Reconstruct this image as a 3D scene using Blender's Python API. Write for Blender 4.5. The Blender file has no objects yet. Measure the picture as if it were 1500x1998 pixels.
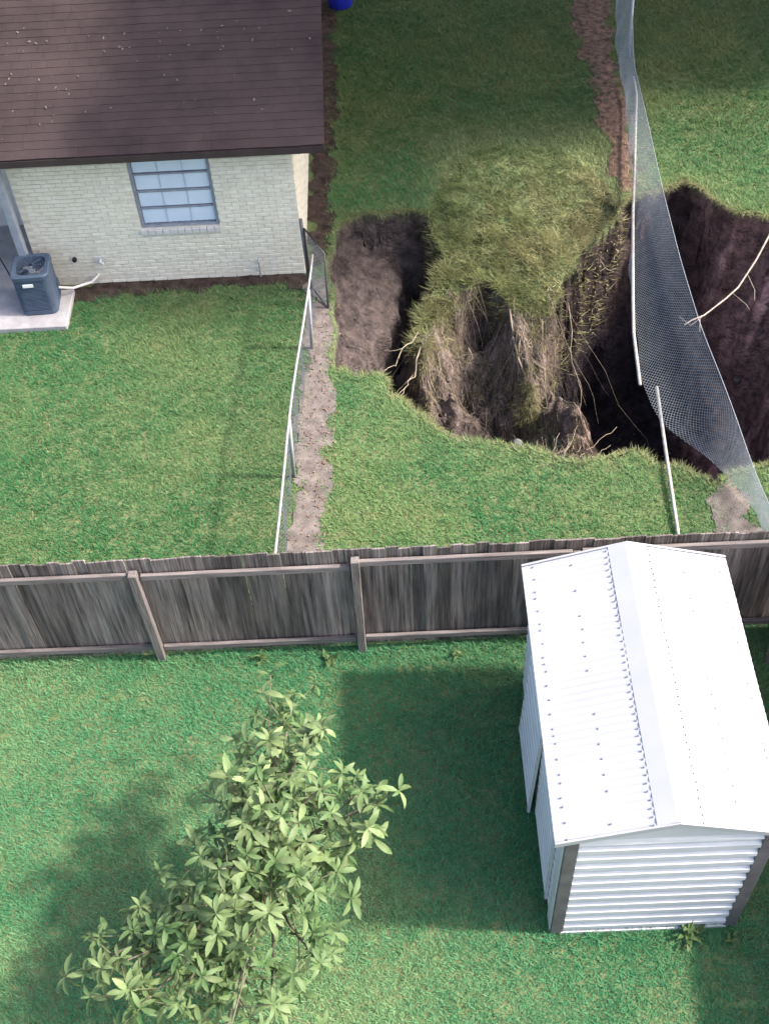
import bpy, bmesh, math, random
import numpy as np
from mathutils import Vector, Matrix, noise as mnoise

random.seed(7); rng = np.random.default_rng(7)
SC = bpy.context.scene
COL = SC.collection
R = math.radians

# ------------------------------------------------------------------ camera
cam_d = bpy.data.cameras.new('camera'); cam = bpy.data.objects.new('camera', cam_d); COL.objects.link(cam)
cam_d.sensor_fit = 'HORIZONTAL'; cam_d.sensor_width = 36; cam_d.lens = 56.888
cam_d.clip_start = 0.1; cam_d.clip_end = 2000
cr, cu, cb = (0.9988, -0.02507, -0.04212), (0.04608, 0.77328, 0.63239), (0.01671, -0.63357, 0.77351)
cam.matrix_world = Matrix(((cr[0], cu[0], cb[0], 0), (cr[1], cu[1], cb[1], 0), (cr[2], cu[2], cb[2], 12.0715), (0, 0, 0, 1)))
SC.camera = cam

# ------------------------------------------------------------------ sky, sun, exposure
SUN_EL = R(47); SUN_AZ = R(95)          # azimuth clockwise from +Y: light from the right, a little from the camera side
w = bpy.data.worlds.new('World'); SC.world = w; w.use_nodes = True
nt = w.node_tree; nt.nodes.clear()
sky = nt.nodes.new('ShaderNodeTexSky'); sky.sky_type = 'NISHITA'; sky.sun_disc = False
sky.sun_elevation = SUN_EL; sky.sun_rotation = SUN_AZ; sky.air_density = 1.0; sky.dust_density = 3.5; sky.ozone_density = 0.4
bg = nt.nodes.new('ShaderNodeBackground'); bg.inputs['Strength'].default_value = 0.15
wo = nt.nodes.new('ShaderNodeOutputWorld')
nt.links.new(sky.outputs[0], bg.inputs[0]); nt.links.new(bg.outputs[0], wo.inputs[0])
sd = bpy.data.lights.new('sun', 'SUN'); sd.energy = 2.9; sd.angle = R(3.5); sd.color = (1.0, 0.94, 0.86)
sun = bpy.data.objects.new('sun', sd); COL.objects.link(sun); sun.location = (20, 0, 30)
sdir = Vector((math.sin(SUN_AZ) * math.cos(SUN_EL), math.cos(SUN_AZ) * math.cos(SUN_EL), math.sin(SUN_EL)))
sun.rotation_euler = sdir.to_track_quat('Z', 'Y').to_euler()
vs = SC.view_settings; vs.view_transform = 'Standard'; vs.look = 'None'; vs.gamma = 1; vs.exposure = 1.68
SC.render.engine = 'CYCLES'; SC.cycles.use_denoising = True
SC.cycles.max_bounces = 6; SC.cycles.transparent_max_bounces = 8

# ------------------------------------------------------------------ helpers
def tag(o, label=None, cat=None, group=None, kind=None):
    for k, v in (('label', label), ('category', cat), ('group', group), ('kind', kind)):
        if v: o[k] = v
    return o

def link(name, me, m=None, parent=None):
    o = bpy.data.objects.new(name, me); COL.objects.link(o)
    if m is not None and me is not None and not me.materials: me.materials.append(m)
    if parent is not None: o.parent = parent
    return o

def empty(name, loc=(0, 0, 0), rz=0):
    o = bpy.data.objects.new(name, None); COL.objects.link(o); o.location = loc; o.rotation_euler.z = rz
    o.empty_display_size = .2
    return o

class MB:
    """collects verts and faces, then links them as one mesh object"""
    def __init__(s): s.v = []; s.f = []; s.c = []
    def add(s, vs_, fs):
        b = len(s.v); s.v += [tuple(x) for x in vs_]; s.f += [tuple(i + b for i in f) for f in fs]; return s
    def box(s, x0, x1, y0, y1, z0, z1):
        return s.add([(x0, y0, z0), (x1, y0, z0), (x1, y1, z0), (x0, y1, z0), (x0, y0, z1), (x1, y0, z1), (x1, y1, z1), (x0, y1, z1)],
                     [(3, 2, 1, 0), (4, 5, 6, 7), (0, 1, 5, 4), (1, 2, 6, 5), (2, 3, 7, 6), (3, 0, 4, 7)])
    def tube(s, pts, r, n=6, cap=True):
        pts = [Vector(p) for p in pts]; rs = r if isinstance(r, (list, tuple)) else [r] * len(pts)
        b = len(s.v); prev = None
        for i, p in enumerate(pts):
            t = (pts[min(i + 1, len(pts) - 1)] - pts[max(i - 1, 0)])
            t = t.normalized() if t.length > 1e-9 else Vector((0, 0, 1))
            a = Vector((0, 0, 1)) if abs(t.z) < .9 else Vector((1, 0, 0))
            if prev is not None: a = prev
            x = (a - t * a.dot(t)); x = x.normalized() if x.length > 1e-6 else t.orthogonal().normalized()
            prev = x; y = t.cross(x)
            for k in range(n):
                q = 2 * math.pi * k / n
                s.v.append(tuple(p + x * (rs[i] * math.cos(q)) + y * (rs[i] * math.sin(q))))
        for i in range(len(pts) - 1):
            for k in range(n):
                s.f.append((b + i * n + k, b + i * n + (k + 1) % n, b + (i + 1) * n + (k + 1) % n, b + (i + 1) * n + k))
        if cap:
            s.f.append(tuple(b + k for k in range(n))[::-1]); s.f.append(tuple(b + (len(pts) - 1) * n + k for k in range(n)))
        return s
    def mesh(s, name, smooth=False):
        me = bpy.data.meshes.new(name); me.from_pydata(s.v, [], s.f); me.update()
        if smooth: me.polygons.foreach_set('use_smooth', [True] * len(me.polygons))
        return me
    def build(s, name, m, parent=None, smooth=False, bevel=0):
        me = s.mesh(name, smooth)
        o = link(name, me, m, parent)
        if bevel:
            bm = bmesh.new(); bm.from_mesh(me)
            bmesh.ops.bevel(bm, geom=[e for e in bm.edges if e.is_manifold and e.calc_face_angle(0) > .5], offset=bevel, segments=1, affect='EDGES')
            bm.to_mesh(me); bm.free()
        return o

def np_mesh(name, V, F, colors=None, smooth=False):
    """V (n,3), F (m,k) with one k; colors (n,3) go to the point attribute 'tint'"""
    me = bpy.data.meshes.new(name); V = np.asarray(V, np.float32); F = np.asarray(F, np.int32); k = F.shape[1]
    me.vertices.add(len(V)); me.vertices.foreach_set('co', V.ravel())
    me.loops.add(F.size); me.loops.foreach_set('vertex_index', F.ravel())
    me.polygons.add(len(F)); me.polygons.foreach_set('loop_start', np.arange(0, F.size, k, dtype=np.int32))
    me.polygons.foreach_set('use_smooth', np.full(len(F), smooth))
    me.update(calc_edges=True)
    if colors is not None:
        a = me.attributes.new('tint', 'FLOAT_COLOR', 'POINT')
        c = np.ones((len(V), 4), np.float32); c[:, :3] = colors; a.data.foreach_set('color', c.ravel())
    return me

# ---- materials
def mat(name, c1, c2=None, rough=.7, scale=8., bump=0., bscale=40., metal=0., spec=.4, attr=False, trans=0., stretch=None, contrast=(.35, .65), bdist=.02, rnd=0.):
    m = bpy.data.materials.new(name); m.use_nodes = True; t = m.node_tree; N = t.nodes; L = t.links
    p = N['Principled BSDF']; p.inputs['Roughness'].default_value = rough; p.inputs['Metallic'].default_value = metal
    p.inputs['Specular IOR Level'].default_value = spec
    tc = N.new('ShaderNodeTexCoord'); src = tc.outputs['Object']
    if stretch:
        mp = N.new('ShaderNodeMapping'); mp.inputs['Scale'].default_value = stretch; L.new(src, mp.inputs[0]); src = mp.outputs[0]
    col = None
    if attr:
        at = N.new('ShaderNodeAttribute'); at.attribute_name = 'tint'; col = at.outputs['Color']
    if c2 is not None:
        n = N.new('ShaderNodeTexNoise'); n.inputs['Scale'].default_value = scale; n.inputs['Detail'].default_value = 6; n.inputs['Roughness'].default_value = .6
        L.new(src, n.inputs['Vector'])
        if rnd:      # each copy gets its own grain
            n.noise_dimensions = '4D'; o4 = N.new('ShaderNodeObjectInfo'); m4 = N.new('ShaderNodeMath'); m4.operation = 'MULTIPLY'; m4.inputs[1].default_value = 61; L.new(o4.outputs['Random'], m4.inputs[0]); L.new(m4.outputs[0], n.inputs['W'])
        rp = N.new('ShaderNodeValToRGB'); rp.color_ramp.elements[0].position = contrast[0]; rp.color_ramp.elements[1].position = contrast[1]
        rp.color_ramp.elements[0].color = (*c1, 1); rp.color_ramp.elements[1].color = (*c2, 1)
        L.new(n.outputs['Fac'], rp.inputs[0])
        if attr:
            mx = N.new('ShaderNodeMix'); mx.data_type = 'RGBA'; mx.blend_type = 'MULTIPLY'; mx.inputs[0].default_value = 1
            L.new(col, mx.inputs[6]); L.new(rp.outputs[0], mx.inputs[7]); col = mx.outputs[2]
        else: col = rp.outputs[0]
    if rnd:
        oi = N.new('ShaderNodeObjectInfo'); mr = N.new('ShaderNodeMapRange'); mr.inputs[3].default_value = 1 - rnd; mr.inputs[4].default_value = 1 + rnd
        L.new(oi.outputs['Random'], mr.inputs[0])
        mx = N.new('ShaderNodeMix'); mx.data_type = 'RGBA'; mx.blend_type = 'MULTIPLY'; mx.inputs[0].default_value = 1
        if col is None: mx.inputs[6].default_value = (*c1, 1)
        else: L.new(col, mx.inputs[6])
        L.new(mr.outputs[0], mx.inputs[7]); col = mx.outputs[2]
    if col is None: p.inputs['Base Color'].default_value = (*c1, 1)
    else: L.new(col, p.inputs['Base Color'])
    if bump:
        n2 = N.new('ShaderNodeTexNoise'); n2.inputs['Scale'].default_value = bscale; n2.inputs['Detail'].default_value = 5
        L.new(src, n2.inputs['Vector'])
        b = N.new('ShaderNodeBump'); b.inputs['Strength'].default_value = bump; b.inputs['Distance'].default_value = bdist
        L.new(n2.outputs['Fac'], b.inputs['Height']); L.new(b.outputs[0], p.inputs['Normal'])
    if trans:
        tr = N.new('ShaderNodeBsdfTranslucent'); ms = N.new('ShaderNodeMixShader'); ms.inputs[0].default_value = trans
        if col is None: tr.inputs[0].default_value = (*c1, 1)
        else: L.new(col, tr.inputs[0])
        L.new(p.outputs[0], ms.inputs[1]); L.new(tr.outputs[0], ms.inputs[2]); L.new(ms.outputs[0], N['Material Output'].inputs[0])
    return m

M = {}
M['ground'] = mat('ground', (.75, .75, .75), (1.2, 1.2, 1.2), rough=.95, scale=14, bump=.6, bscale=60, attr=True, spec=.1)
M['soil'] = mat('soil', (.5, .5, .52), (1.4, 1.35, 1.3), rough=.95, scale=6, bump=1., bscale=20, bdist=.06, attr=True, spec=.1)
M['dirt'] = mat('dirt', (.105, .088, .080), (.195, .165, .15), rough=.95, scale=5, bump=.7, bscale=60, spec=.1)
M['mulch'] = mat('mulch', (.055, .035, .028), (.20, .125, .095), rough=.95, scale=9, bump=.9, bscale=60, spec=.1)
M['mulch_leaf'] = mat('mulch_leaf', (.09, .045, .03), (.27, .19, .14), rough=.9, scale=6)
M['bed'] = mat('bed', (.025, .018, .016), (.075, .054, .045), rough=.95, scale=7, bump=.9, bscale=60, spec=.1)
M['grass'] = mat('grass', (1, 1, 1), rough=.6, attr=True, trans=.3, spec=.2)
M['brick'] = mat('painted_brick', (.63, .575, .47), (.73, .685, .585), rough=.75, scale=9, bump=.3, bscale=70, rnd=.05)
M['mortar'] = mat('mortar', (.52, .475, .39), (.60, .56, .475), rough=.9, scale=9, bump=.3)
M['shingle'] = mat('shingle', (.024, .016, .017), (.075, .052, .050), rough=.9, scale=.8, bump=.5, bscale=120, spec=.2, contrast=(.3, .8))
M['fascia'] = mat('fascia', (.03, .02, .022), (.045, .032, .032), rough=.6, scale=3)
M['white_trim'] = mat('white_trim', (.50, .48, .46), (.58, .56, .54), rough=.6, scale=6)
M['win_frame'] = mat('window_frame', (.20, .22, .265), (.27, .29, .335), rough=.45, scale=8)
M['curtain'] = mat('curtain', (.62, .68, .76), (.72, .78, .84), rough=.9, scale=2.5)
M['muntin_pale'] = mat('muntin_pale', (.42, .48, .58), (.50, .56, .66), rough=.5, scale=6)
M['concrete'] = mat('concrete', (.28, .265, .27), (.38, .365, .37), rough=.9, scale=4, bump=.2)
M['ac'] = mat('ac_paint', (.048, .070, .110), (.064, .090, .135), rough=.5, scale=5)
M['black'] = mat('dark_void', (.012, .013, .016), rough=.7)
M['tag'] = mat('tag_white', (.75, .75, .73), rough=.5)
M['galv'] = mat('galvanised', (.28, .29, .31), (.38, .39, .41), rough=.45, scale=20, metal=.25)
M['wire'] = mat('wire', (.26, .28, .31), (.36, .38, .41), rough=.5, scale=10, metal=.25)
M['wire_old'] = mat('wire_old', (.15, .15, .16), (.22, .22, .23), rough=.6, scale=10, metal=.2)
M['rail'] = mat('rail', (.26, .245, .23), (.40, .38, .35), rough=.65, scale=14, metal=.1)
M['rust_pipe'] = mat('rusty_pipe', (.09, .085, .085), (.16, .145, .14), rough=.6, scale=10, metal=.2)
M['picket'] = mat('picket', (.050, .041, .039), (.225, .19, .175), rough=.9, scale=3.2, stretch=(7, 3, .40), bump=.5, bscale=6, rnd=.45, spec=.15, contrast=(.33, .67))
M['fence_rail'] = mat('fence_timber', (.11, .094, .092), (.205, .178, .172), rough=.9, scale=4, stretch=(.6, 6, 6), bump=.5, bscale=8, rnd=.1, spec=.15)
M['fence_post'] = mat('fence_post_timber', (.10, .086, .082), (.205, .178, .168), rough=.9, scale=4, stretch=(6, 6, .6), bump=.5, bscale=8, rnd=.1, spec=.15)
M['shed_white'] = mat('shed_white', (.325, .325, .345), (.365, .36, .375), rough=.45, scale=1.1)
M['shed_wall'] = mat('shed_wall', (.46, .46, .475), (.54, .535, .54), rough=.45, scale=2.2)
M['shed_grey'] = mat('shed_grey', (.085, .075, .08), (.13, .118, .122), rough=.55, scale=5)
M['screw'] = mat('screw', (.22, .21, .25), rough=.4, metal=.5)
M['bark'] = mat('bark', (.085, .075, .05), (.16, .14, .10), rough=.9, scale=14, bump=.6)
M['twig'] = mat('twig', (.09, .105, .05), (.13, .135, .07), rough=.8, scale=14)
M['leaf'] = mat('leaf', (.105, .165, .060), (.19, .24, .105), rough=.55, scale=3, trans=.28, rnd=.35, spec=.3)
M['leaf_stuff'] = mat('leaf_stuff', (.065, .13, .042), (.165, .22, .09), rough=.55, scale=1.6, trans=.28, spec=.3)
M['oak'] = mat('oak_leaf', (.045, .085, .025), (.08, .13, .035), rough=.6, scale=3, trans=.15)
M['root'] = mat('root', (.15, .12, .085), (.30, .25, .185), rough=.85, scale=9)
M['root_dark'] = mat('root_dark', (.055, .040, .033), (.16, .12, .09), rough=.9, scale=8)
M['branch'] = mat('dead_branch', (.19, .155, .13), (.31, .27, .23), rough=.85, scale=12)
M['litter'] = mat('litter', (.09, .068, .058), (.17, .14, .12), rough=.8, scale=30)
M['blue'] = mat('blue_plastic', (.012, .018, .30), (.018, .025, .36), rough=.4, scale=4)
M['rock'] = mat('rock', (.075, .075, .07), (.15, .15, .14), rough=.9, scale=6, bump=.6)

M['glass'] = mat('pale_pane', (.52, .60, .72), (.60, .67, .77), rough=.28, scale=2.0, spec=.5)  # opaque pale blue, the same in every pane

# ---- noise for arrays
_perm = rng.random((256, 256)).astype(np.float64)
def vnoise(x, y, s):
    x = np.asarray(x) * s + 1000.3; y = np.asarray(y) * s + 1000.7
    xi = np.floor(x).astype(int); yi = np.floor(y).astype(int); fx = x - xi; fy = y - yi
    fx = fx * fx * (3 - 2 * fx); fy = fy * fy * (3 - 2 * fy)
    P = lambda a, b: _perm[a % 256, b % 256]
    return (P(xi, yi) * (1 - fx) + P(xi + 1, yi) * fx) * (1 - fy) + (P(xi, yi + 1) * (1 - fx) + P(xi + 1, yi + 1) * fx) * fy
def fbm(x, y, s, o=4):
    v = 0; a = .5; tot = 0
    for i in range(o): v = v + a * vnoise(x + i * 17.1, y - i * 9.3, s * 2 ** i); tot += a; a *= .5
    return v / tot          # 0..1
def sstep(a, b, x):
    t_ = np.clip((x - a) / (b - a), 0, 1); return t_ * t_ * (3 - 2 * t_)
def sdist(px, py, poly):
    """signed distance, positive inside"""
    px = np.asarray(px, float); py = np.asarray(py, float)
    d = np.full(px.shape, 1e9); ins = np.zeros(px.shape, bool); n = len(poly)
    for i in range(n):
        x0, y0 = poly[i]; x1, y1 = poly[(i + 1) % n]
        ex, ey = x1 - x0, y1 - y0
        t_ = np.clip(((px - x0) * ex + (py - y0) * ey) / (ex * ex + ey * ey), 0, 1)
        d = np.minimum(d, np.hypot(px - x0 - t_ * ex, py - y0 - t_ * ey))
        c = ((y0 > py) != (y1 > py)) & (px < (x1 - x0) * (py - y0) / ((y1 - y0) if y1 != y0 else 1e-12) + x0)
        ins ^= c
    return np.where(ins, d, -d)

# ------------------------------------------------------------------ the ground and the sinkhole
HOLE = [(-1.01, 15.08), (-.97, 15.7), (-.52, 16.08), (-.02, 16.25), (.4, 16.22), (.62, 16.1), (.72, 16.8), (1.0, 17.5), (1.8, 17.8), (2.8, 17.6), (3.3, 16.9),
        (3.65, 16.05), (3.91, 16.25), (4.4, 16.48), (4.83, 16.58), (5.23, 16.07), (5.56, 15.71), (5.91, 15.49), (6.4, 14.8), (6.7, 13.6), (6.5, 12.2), (5.9, 11.0), (5.3, 10.55),
        (4.77, 10.4), (4.34, 10.25), (4.06, 10.18), (3.95, 10.27), (3.64, 10.38), (3.36, 10.35), (3.02, 10.69), (2.47, 10.63), (2.19, 10.56), (1.94, 10.76), (1.54, 10.83),
        (1.14, 10.9), (.6, 11.17), (.34, 11.57), (-.03, 11.94), (-.24, 12.36), (-.63, 12.52), (-.89, 12.56), (-.91, 12.88), (-.87, 13.42), (-.94, 13.88), (-1.01, 14.47)]
TONGUE = [(.62, 16.05), (.80, 15.5), (.72, 15.0), (.5, 14.55), (.24, 14.1), (.45, 14.2), (.75, 14.75), (.95, 15.0), (1.45, 15.0), (1.9, 14.65), (2.3, 14.5),
          (2.55, 14.75), (2.78, 15.15), (3.10, 15.55), (3.66, 15.98), (3.5, 17.1), (2.4, 18.1), (1.0, 18.0), (.62, 17.0)]

RIDGE_A = [(.45, 14.3), (.33, 13.6), (.30, 12.9)]; RIDGE_B = [(1.80, 14.7), (1.98, 13.7), (2.15, 12.7), (2.30, 11.9)]
def hole_d(x, y):
    return sdist(x, y, HOLE) + (fbm(x, y, 2.2, 4) - .5) * .34
def ramp(x, y):
    s = np.clip((17.8 - y) / 3.1, 0, 1.15)
    return -1.05 * (s / 1.15) ** 2.1 + (fbm(x, y, 2.5, 3) - .5) * .16 * sstep(0, .3, s)
def surf(x, y):
    d = hole_d(x, y)
    dT = -sdist(x, y, TONGUE) + (fbm(x + 40, y, 2.6, 4) - .5) * .5 * sstep(15.8, 14.9, y)
    zt = ramp(x, np.maximum(y, 14.3)); up = sstep(15.9, 16.6, y); zt = zt * (1 - up + up * sstep(0, 1.0, d))
    south = sstep(15.0, 14.3, y) * sstep(-.1, .5, x) * sstep(2.6, 2.25, x)
    slope = 4.5 + 12 * sstep(2.3, 2.6, x); slope = slope + (.98 - slope) * south
    gully = (fbm(x * 1.0, y * .25, 3.5, 4) - .5)
    zT = zt - slope * np.maximum(dT, 0) + (gully * .7 + (fbm(x + 5, y + 2, 3.2, 4) - .5) * .7 + np.abs(fbm(x - 4, y, 5.5, 3) - .5) * .5) * south * sstep(0, .45, dT)
    e_ = x - np.interp(y, [12.5, 13.5, 14.9, 16.1], [-.80, -.50, .0, .17]) + (fbm(x, y, 3, 3) - .5) * .2
    zl = np.maximum(-.30 - .75 * (x + 1.0) - .10 * (15.6 - y) - 5 * np.maximum(e_, 0), -2.9) + (fbm(x, y, 1.7, 4) - .5) * .25
    zr = -4.6 + (fbm(x, y, 1.1, 4) - .5) * 1.0 - .35 * sstep(15.5, 12, y)
    fl = zl + (zr - zl) * sstep(.5, 1.5, x)
    seg = lambda P: np.minimum.reduce([np.hypot(x - (a0 + (b0 - a0) * t_), y - (a1 + (b1 - a1) * t_)) for (a0, a1), (b0, b1) in zip(P[:-1], P[1:]) for t_ in np.linspace(0, 1, 7)])
    zT = zT + south * (.42 * np.exp(-(seg(RIDGE_B) / .17) ** 2) + .30 * np.exp(-(seg(RIDGE_A) / .15) ** 2) - .40 * np.exp(-(((x - 1.15) / .5) ** 2 + ((y - 13.9) / .55) ** 2))) * sstep(-.05, .2, dT)
    md = np.hypot((x - 2.55 + .12 * (y - 12.4)) / .45, (y - 12.5) / 1.15) + (fbm(x + 3, y, 2.2, 3) - .5) * .9
    mound = -1.15 - 1.0 * np.maximum(md, 0) ** 1.5 + (fbm(x, y, 4, 4) - .5) * .7
    zz = np.maximum(np.maximum(fl, zT), np.where(md < 2.4, mound, -9))
    zz = np.where(dT <= 0, zt, zz)
    wall = -(4.2 + 4 * fbm(x, y, 1.3, 2)) * np.maximum(d, 0)
    return np.where(d > 0, np.maximum(zz, wall), 0.), d, dT

STEP = .025; FX0, FX1, FY0, FY1 = -1.3, 7.1, 9.9, 18.3
gx = np.arange(int(round((FX1 - FX0) / STEP)) + 1) * STEP + FX0; gy = np.arange(int(round((FY1 - FY0) / STEP)) + 1) * STEP + FY0
GX, GY = np.meshgrid(gx, gy); GZ, GD, GT = surf(GX, GY)
GZ0 = GZ.copy()
# undercut below the turf lip and rough soil relief
ddy, ddx = np.gradient(GD, STEP); ln = np.hypot(ddx, ddy) + 1e-6
amt = .20 * sstep(.10, .7, -GZ) * np.exp(-np.maximum(GD, 0) / .35) * (GT > .05) * fbm(GX, GY, 1.6, 3) * 1.6
PX = GX - ddx / ln * amt * (GD > 0); PY = GY - ddy / ln * amt * (GD > 0)
inh = (GD > 0)
for j, i in zip(*np.nonzero(inh)):
    z = GZ[j, i]; q = Vector((PX[j, i], PY[j, i], z))
    k = (.07 if GT[j, i] > 0 else .02) * min(1, -z / .3)
    if k > .002:
        nv = mnoise.turbulence_vector(q * 2.6, 4, False)
        PX[j, i] += nv.x * k; PY[j, i] += nv.y * k; GZ[j, i] += nv.z * k
# soil colours by layer and place; rightc holds the right pit's shade as colour
n1 = fbm(GX, GY, 1.5, 4)[..., None]; n2 = fbm(GX + 9, GY + 5, 5, 4)[..., None]
C = lambda *c: np.array(c)
thatch = C(.075, .125, .05) + (C(.15, .15, .075) - C(.075, .125, .05)) * n2
leftc = C(.078, .063, .060) * (.7 + .6 * n1); rightc = C(.045, .033, .033) * (1 + 3.6 * sstep(4.5, 5.6, GX)[..., None] * C(1.35, .95, .80)) * (.75 + .9 * sstep(.5, .75, n2)) * (.7 + .6 * n1); facec = C(.150, .118, .106) * (.6 + .8 * n2); deepc = C(.022, .018, .022) * (.7 + .6 * n1)
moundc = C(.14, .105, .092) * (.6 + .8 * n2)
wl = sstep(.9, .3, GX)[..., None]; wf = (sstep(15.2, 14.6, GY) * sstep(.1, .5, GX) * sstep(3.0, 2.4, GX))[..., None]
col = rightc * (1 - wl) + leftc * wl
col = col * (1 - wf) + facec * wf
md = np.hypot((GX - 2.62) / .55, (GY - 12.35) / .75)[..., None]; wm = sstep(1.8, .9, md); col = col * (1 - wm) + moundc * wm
deep = (sstep(-1.6, -2.8, GZ) * sstep(5.8, 4.4, GX))[..., None]; col = col * (1 - deep) + deepc * deep  # colour goes darker towards the pit floor
top = (sstep(-.16, -.02, GZ) + 0)[..., None]; tng = (GT <= 0)[..., None] * 1.0
grassy = np.clip(np.maximum(np.where(inh[..., None], top * .7, 1), tng), 0, 1)
col = col * (1 - grassy) + thatch * grassy
ny, nx = GX.shape
idx = np.arange(nx * ny).reshape(ny, nx)
F = np.stack([idx[:-1, :-1], idx[:-1, 1:], idx[1:, 1:], idx[1:, :-1]], -1).reshape(-1, 4)
inf = inh.ravel()[F].all(1)
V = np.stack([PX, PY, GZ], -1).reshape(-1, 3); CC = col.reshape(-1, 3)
def sub(name, sel, m):
    f = F[sel]; u, inv = np.unique(f, return_inverse=True)
    return V[u], inv.reshape(-1, 4), CC[u]
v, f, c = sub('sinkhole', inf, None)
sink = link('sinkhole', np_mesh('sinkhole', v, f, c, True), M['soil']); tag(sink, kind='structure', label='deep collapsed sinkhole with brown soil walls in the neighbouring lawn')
v, f, c = sub('ground', ~inf, None)
# the rest of the ground: medium grid around it and far sheets
XS = [-300, -12, FX0, FX1, 14, 300]; YS = [-300, -4, FY0, FY1, 30, 400]
vl = [v]; fl_ = [f]; cl = [c]; base = len(v)
for a in range(5):
    for b in range(5):
        if a == 2 and b == 2: continue
        x0, x1, y0, y1 = XS[a], XS[a + 1], YS[b], YS[b + 1]
        st = .12 if 1 <= a <= 3 and 1 <= b <= 3 else 60
        xs = np.linspace(x0, x1, max(2, int((x1 - x0) / st) + 1)); ys = np.linspace(y0, y1, max(2, int((y1 - y0) / st) + 1))
        X, Y = np.meshgrid(xs, ys); ii = np.arange(X.size).reshape(X.shape) + base
        vl.append(np.stack([X, Y, X * 0], -1).reshape(-1, 3)); nn = fbm(X, Y, 5, 3)[..., None]
        cl.append((C(.075, .125, .05) + (C(.15, .15, .075) - C(.075, .125, .05)) * nn).reshape(-1, 3))
        fl_.append(np.stack([ii[:-1, :-1], ii[:-1, 1:], ii[1:, 1:], ii[1:, :-1]], -1).reshape(-1, 4)); base += X.size
ground = link('ground', np_mesh('ground', np.concatenate(vl), np.concatenate(fl_), np.concatenate(cl), True), M['ground']); tag(ground, kind='structure')

# bare strips: a ragged sheet a few millimetres above the ground
def ragged(name, poly, m, z=.005, amp=.42, step=.022, kind='structure', label=None):
    xs = [p[0] for p in poly]; ys = [p[1] for p in poly]
    X, Y = np.meshgrid(np.arange(min(xs) - .2, max(xs) + .2, step), np.arange(min(ys) - .2, max(ys) + .2, step))
    d = sdist(X, Y, poly) + (fbm(X, Y, 3.5, 3) - .5) * amp
    ok = (d > 0) & (sdist(X, Y, HOLE) + (fbm(X, Y, 2.2, 4) - .5) * .34 < -.02)
    ii = np.arange(X.size).reshape(X.shape)
    f = np.stack([ii[:-1, :-1], ii[:-1, 1:], ii[1:, 1:], ii[1:, :-1]], -1).reshape(-1, 4); f = f[ok.ravel()[f].all(1)]
    u, inv = np.unique(f, return_inverse=True)
    v = np.stack([X, Y, z + (fbm(X, Y, 6, 3)) * .02], -1).reshape(-1, 3)[u]
    o = link(name, np_mesh(name, v, inv.reshape(-1, 4), None, True), m); tag(o, kind=kind, label=label); return o
PATH = [(-1.50, 7.95), (-1.05, 7.95), (-1.02, 10.8), (-.90, 12.4), (-.90, 13.5), (-1.0, 14.6), (-1.34, 14.6), (-1.32, 13.2), (-1.45, 10.8)]
MULCH = [(3.6, 22.5), (3.65, 19.2), (3.68, 17.7), (3.55, 16.5), (3.6, 16.2), (3.98, 16.4), (4.15, 17.6), (4.2, 18.9), (4.2, 20.5), (4.5, 23.5), (3.6, 24)]
NDIRT = [(3.98, 10.3), (3.98, 9.3), (3.95, 7.95), (4.4, 7.95), (4.4, 9.3), (4.36, 10.3)]
BED = [(-1.32, 14.8), (-.92, 14.9), (-.92, 17), (-.90, 20), (-.85, 25), (-1.32, 25)]
FRONTBED = [(-5.0, 14.30), (-3.4, 14.46), (-1.5, 14.42), (-1.2, 14.2), (-1.2, 14.75), (-5.2, 14.75)]
ragged('dirt_path', PATH, M['dirt'], label='bare tan dirt strip along the standing chain link fence')
ragged('mulch_strip', MULCH, M['mulch'], label='red brown mulch strip behind the sinkhole')
ragged('dirt_patch', NDIRT, M['dirt'], label='bare dirt patch under the near end of the sagging wire fence')
ragged('soil_bed', BED, M['bed'], label='dark soil bed along the side of the house')
ragged('soil_bed', FRONTBED, M['bed'], z=.004, label='narrow bare soil strip under the brick wall')

# ------------------------------------------------------------------ grass
def zgrid(x, y):
    i = np.clip((x - FX0) / STEP, 0, nx - 1.01); j = np.clip((y - FY0) / STEP, 0, ny - 1.01)
    i0 = i.astype(int); j0 = j.astype(int); return GZ[np.round(j).astype(int), np.round(i).astype(int)]
def in_frame(x, y):
    return (x > -.335 * y - 3.6) & (x < .30 * y + 4.4) & (y < 25.5)
def blades(name, x, y, z, length, width, lean, tint, label, az=None):
    n = len(x); length = length * (.7 + .7 * vnoise(x + 3, y + 8, 9)); az = rng.random(n) * 2 * math.pi if az is None else az
    le = lean; h = np.cos(le) * length; r = np.sin(le) * length
    wz = az + math.pi / 2 + rng.normal(0, .5, n); wx, wy = np.cos(wz) * width / 2, np.sin(wz) * width / 2
    B = np.stack([x, y, z], -1)
    W = np.stack([wx, wy, wx * 0], -1); T = B + np.stack([np.cos(az) * r, np.sin(az) * r, h], -1)
    V = np.empty((n * 3, 3)); V[0::3] = B - W; V[1::3] = B + W; V[2::3] = T
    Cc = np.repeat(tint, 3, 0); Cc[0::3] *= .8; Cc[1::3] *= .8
    o = link(name, np_mesh(name, V, np.arange(n * 3).reshape(-1, 3), Cc), M['grass']); tag(o, label, 'grass', kind='stuff'); return o
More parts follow.
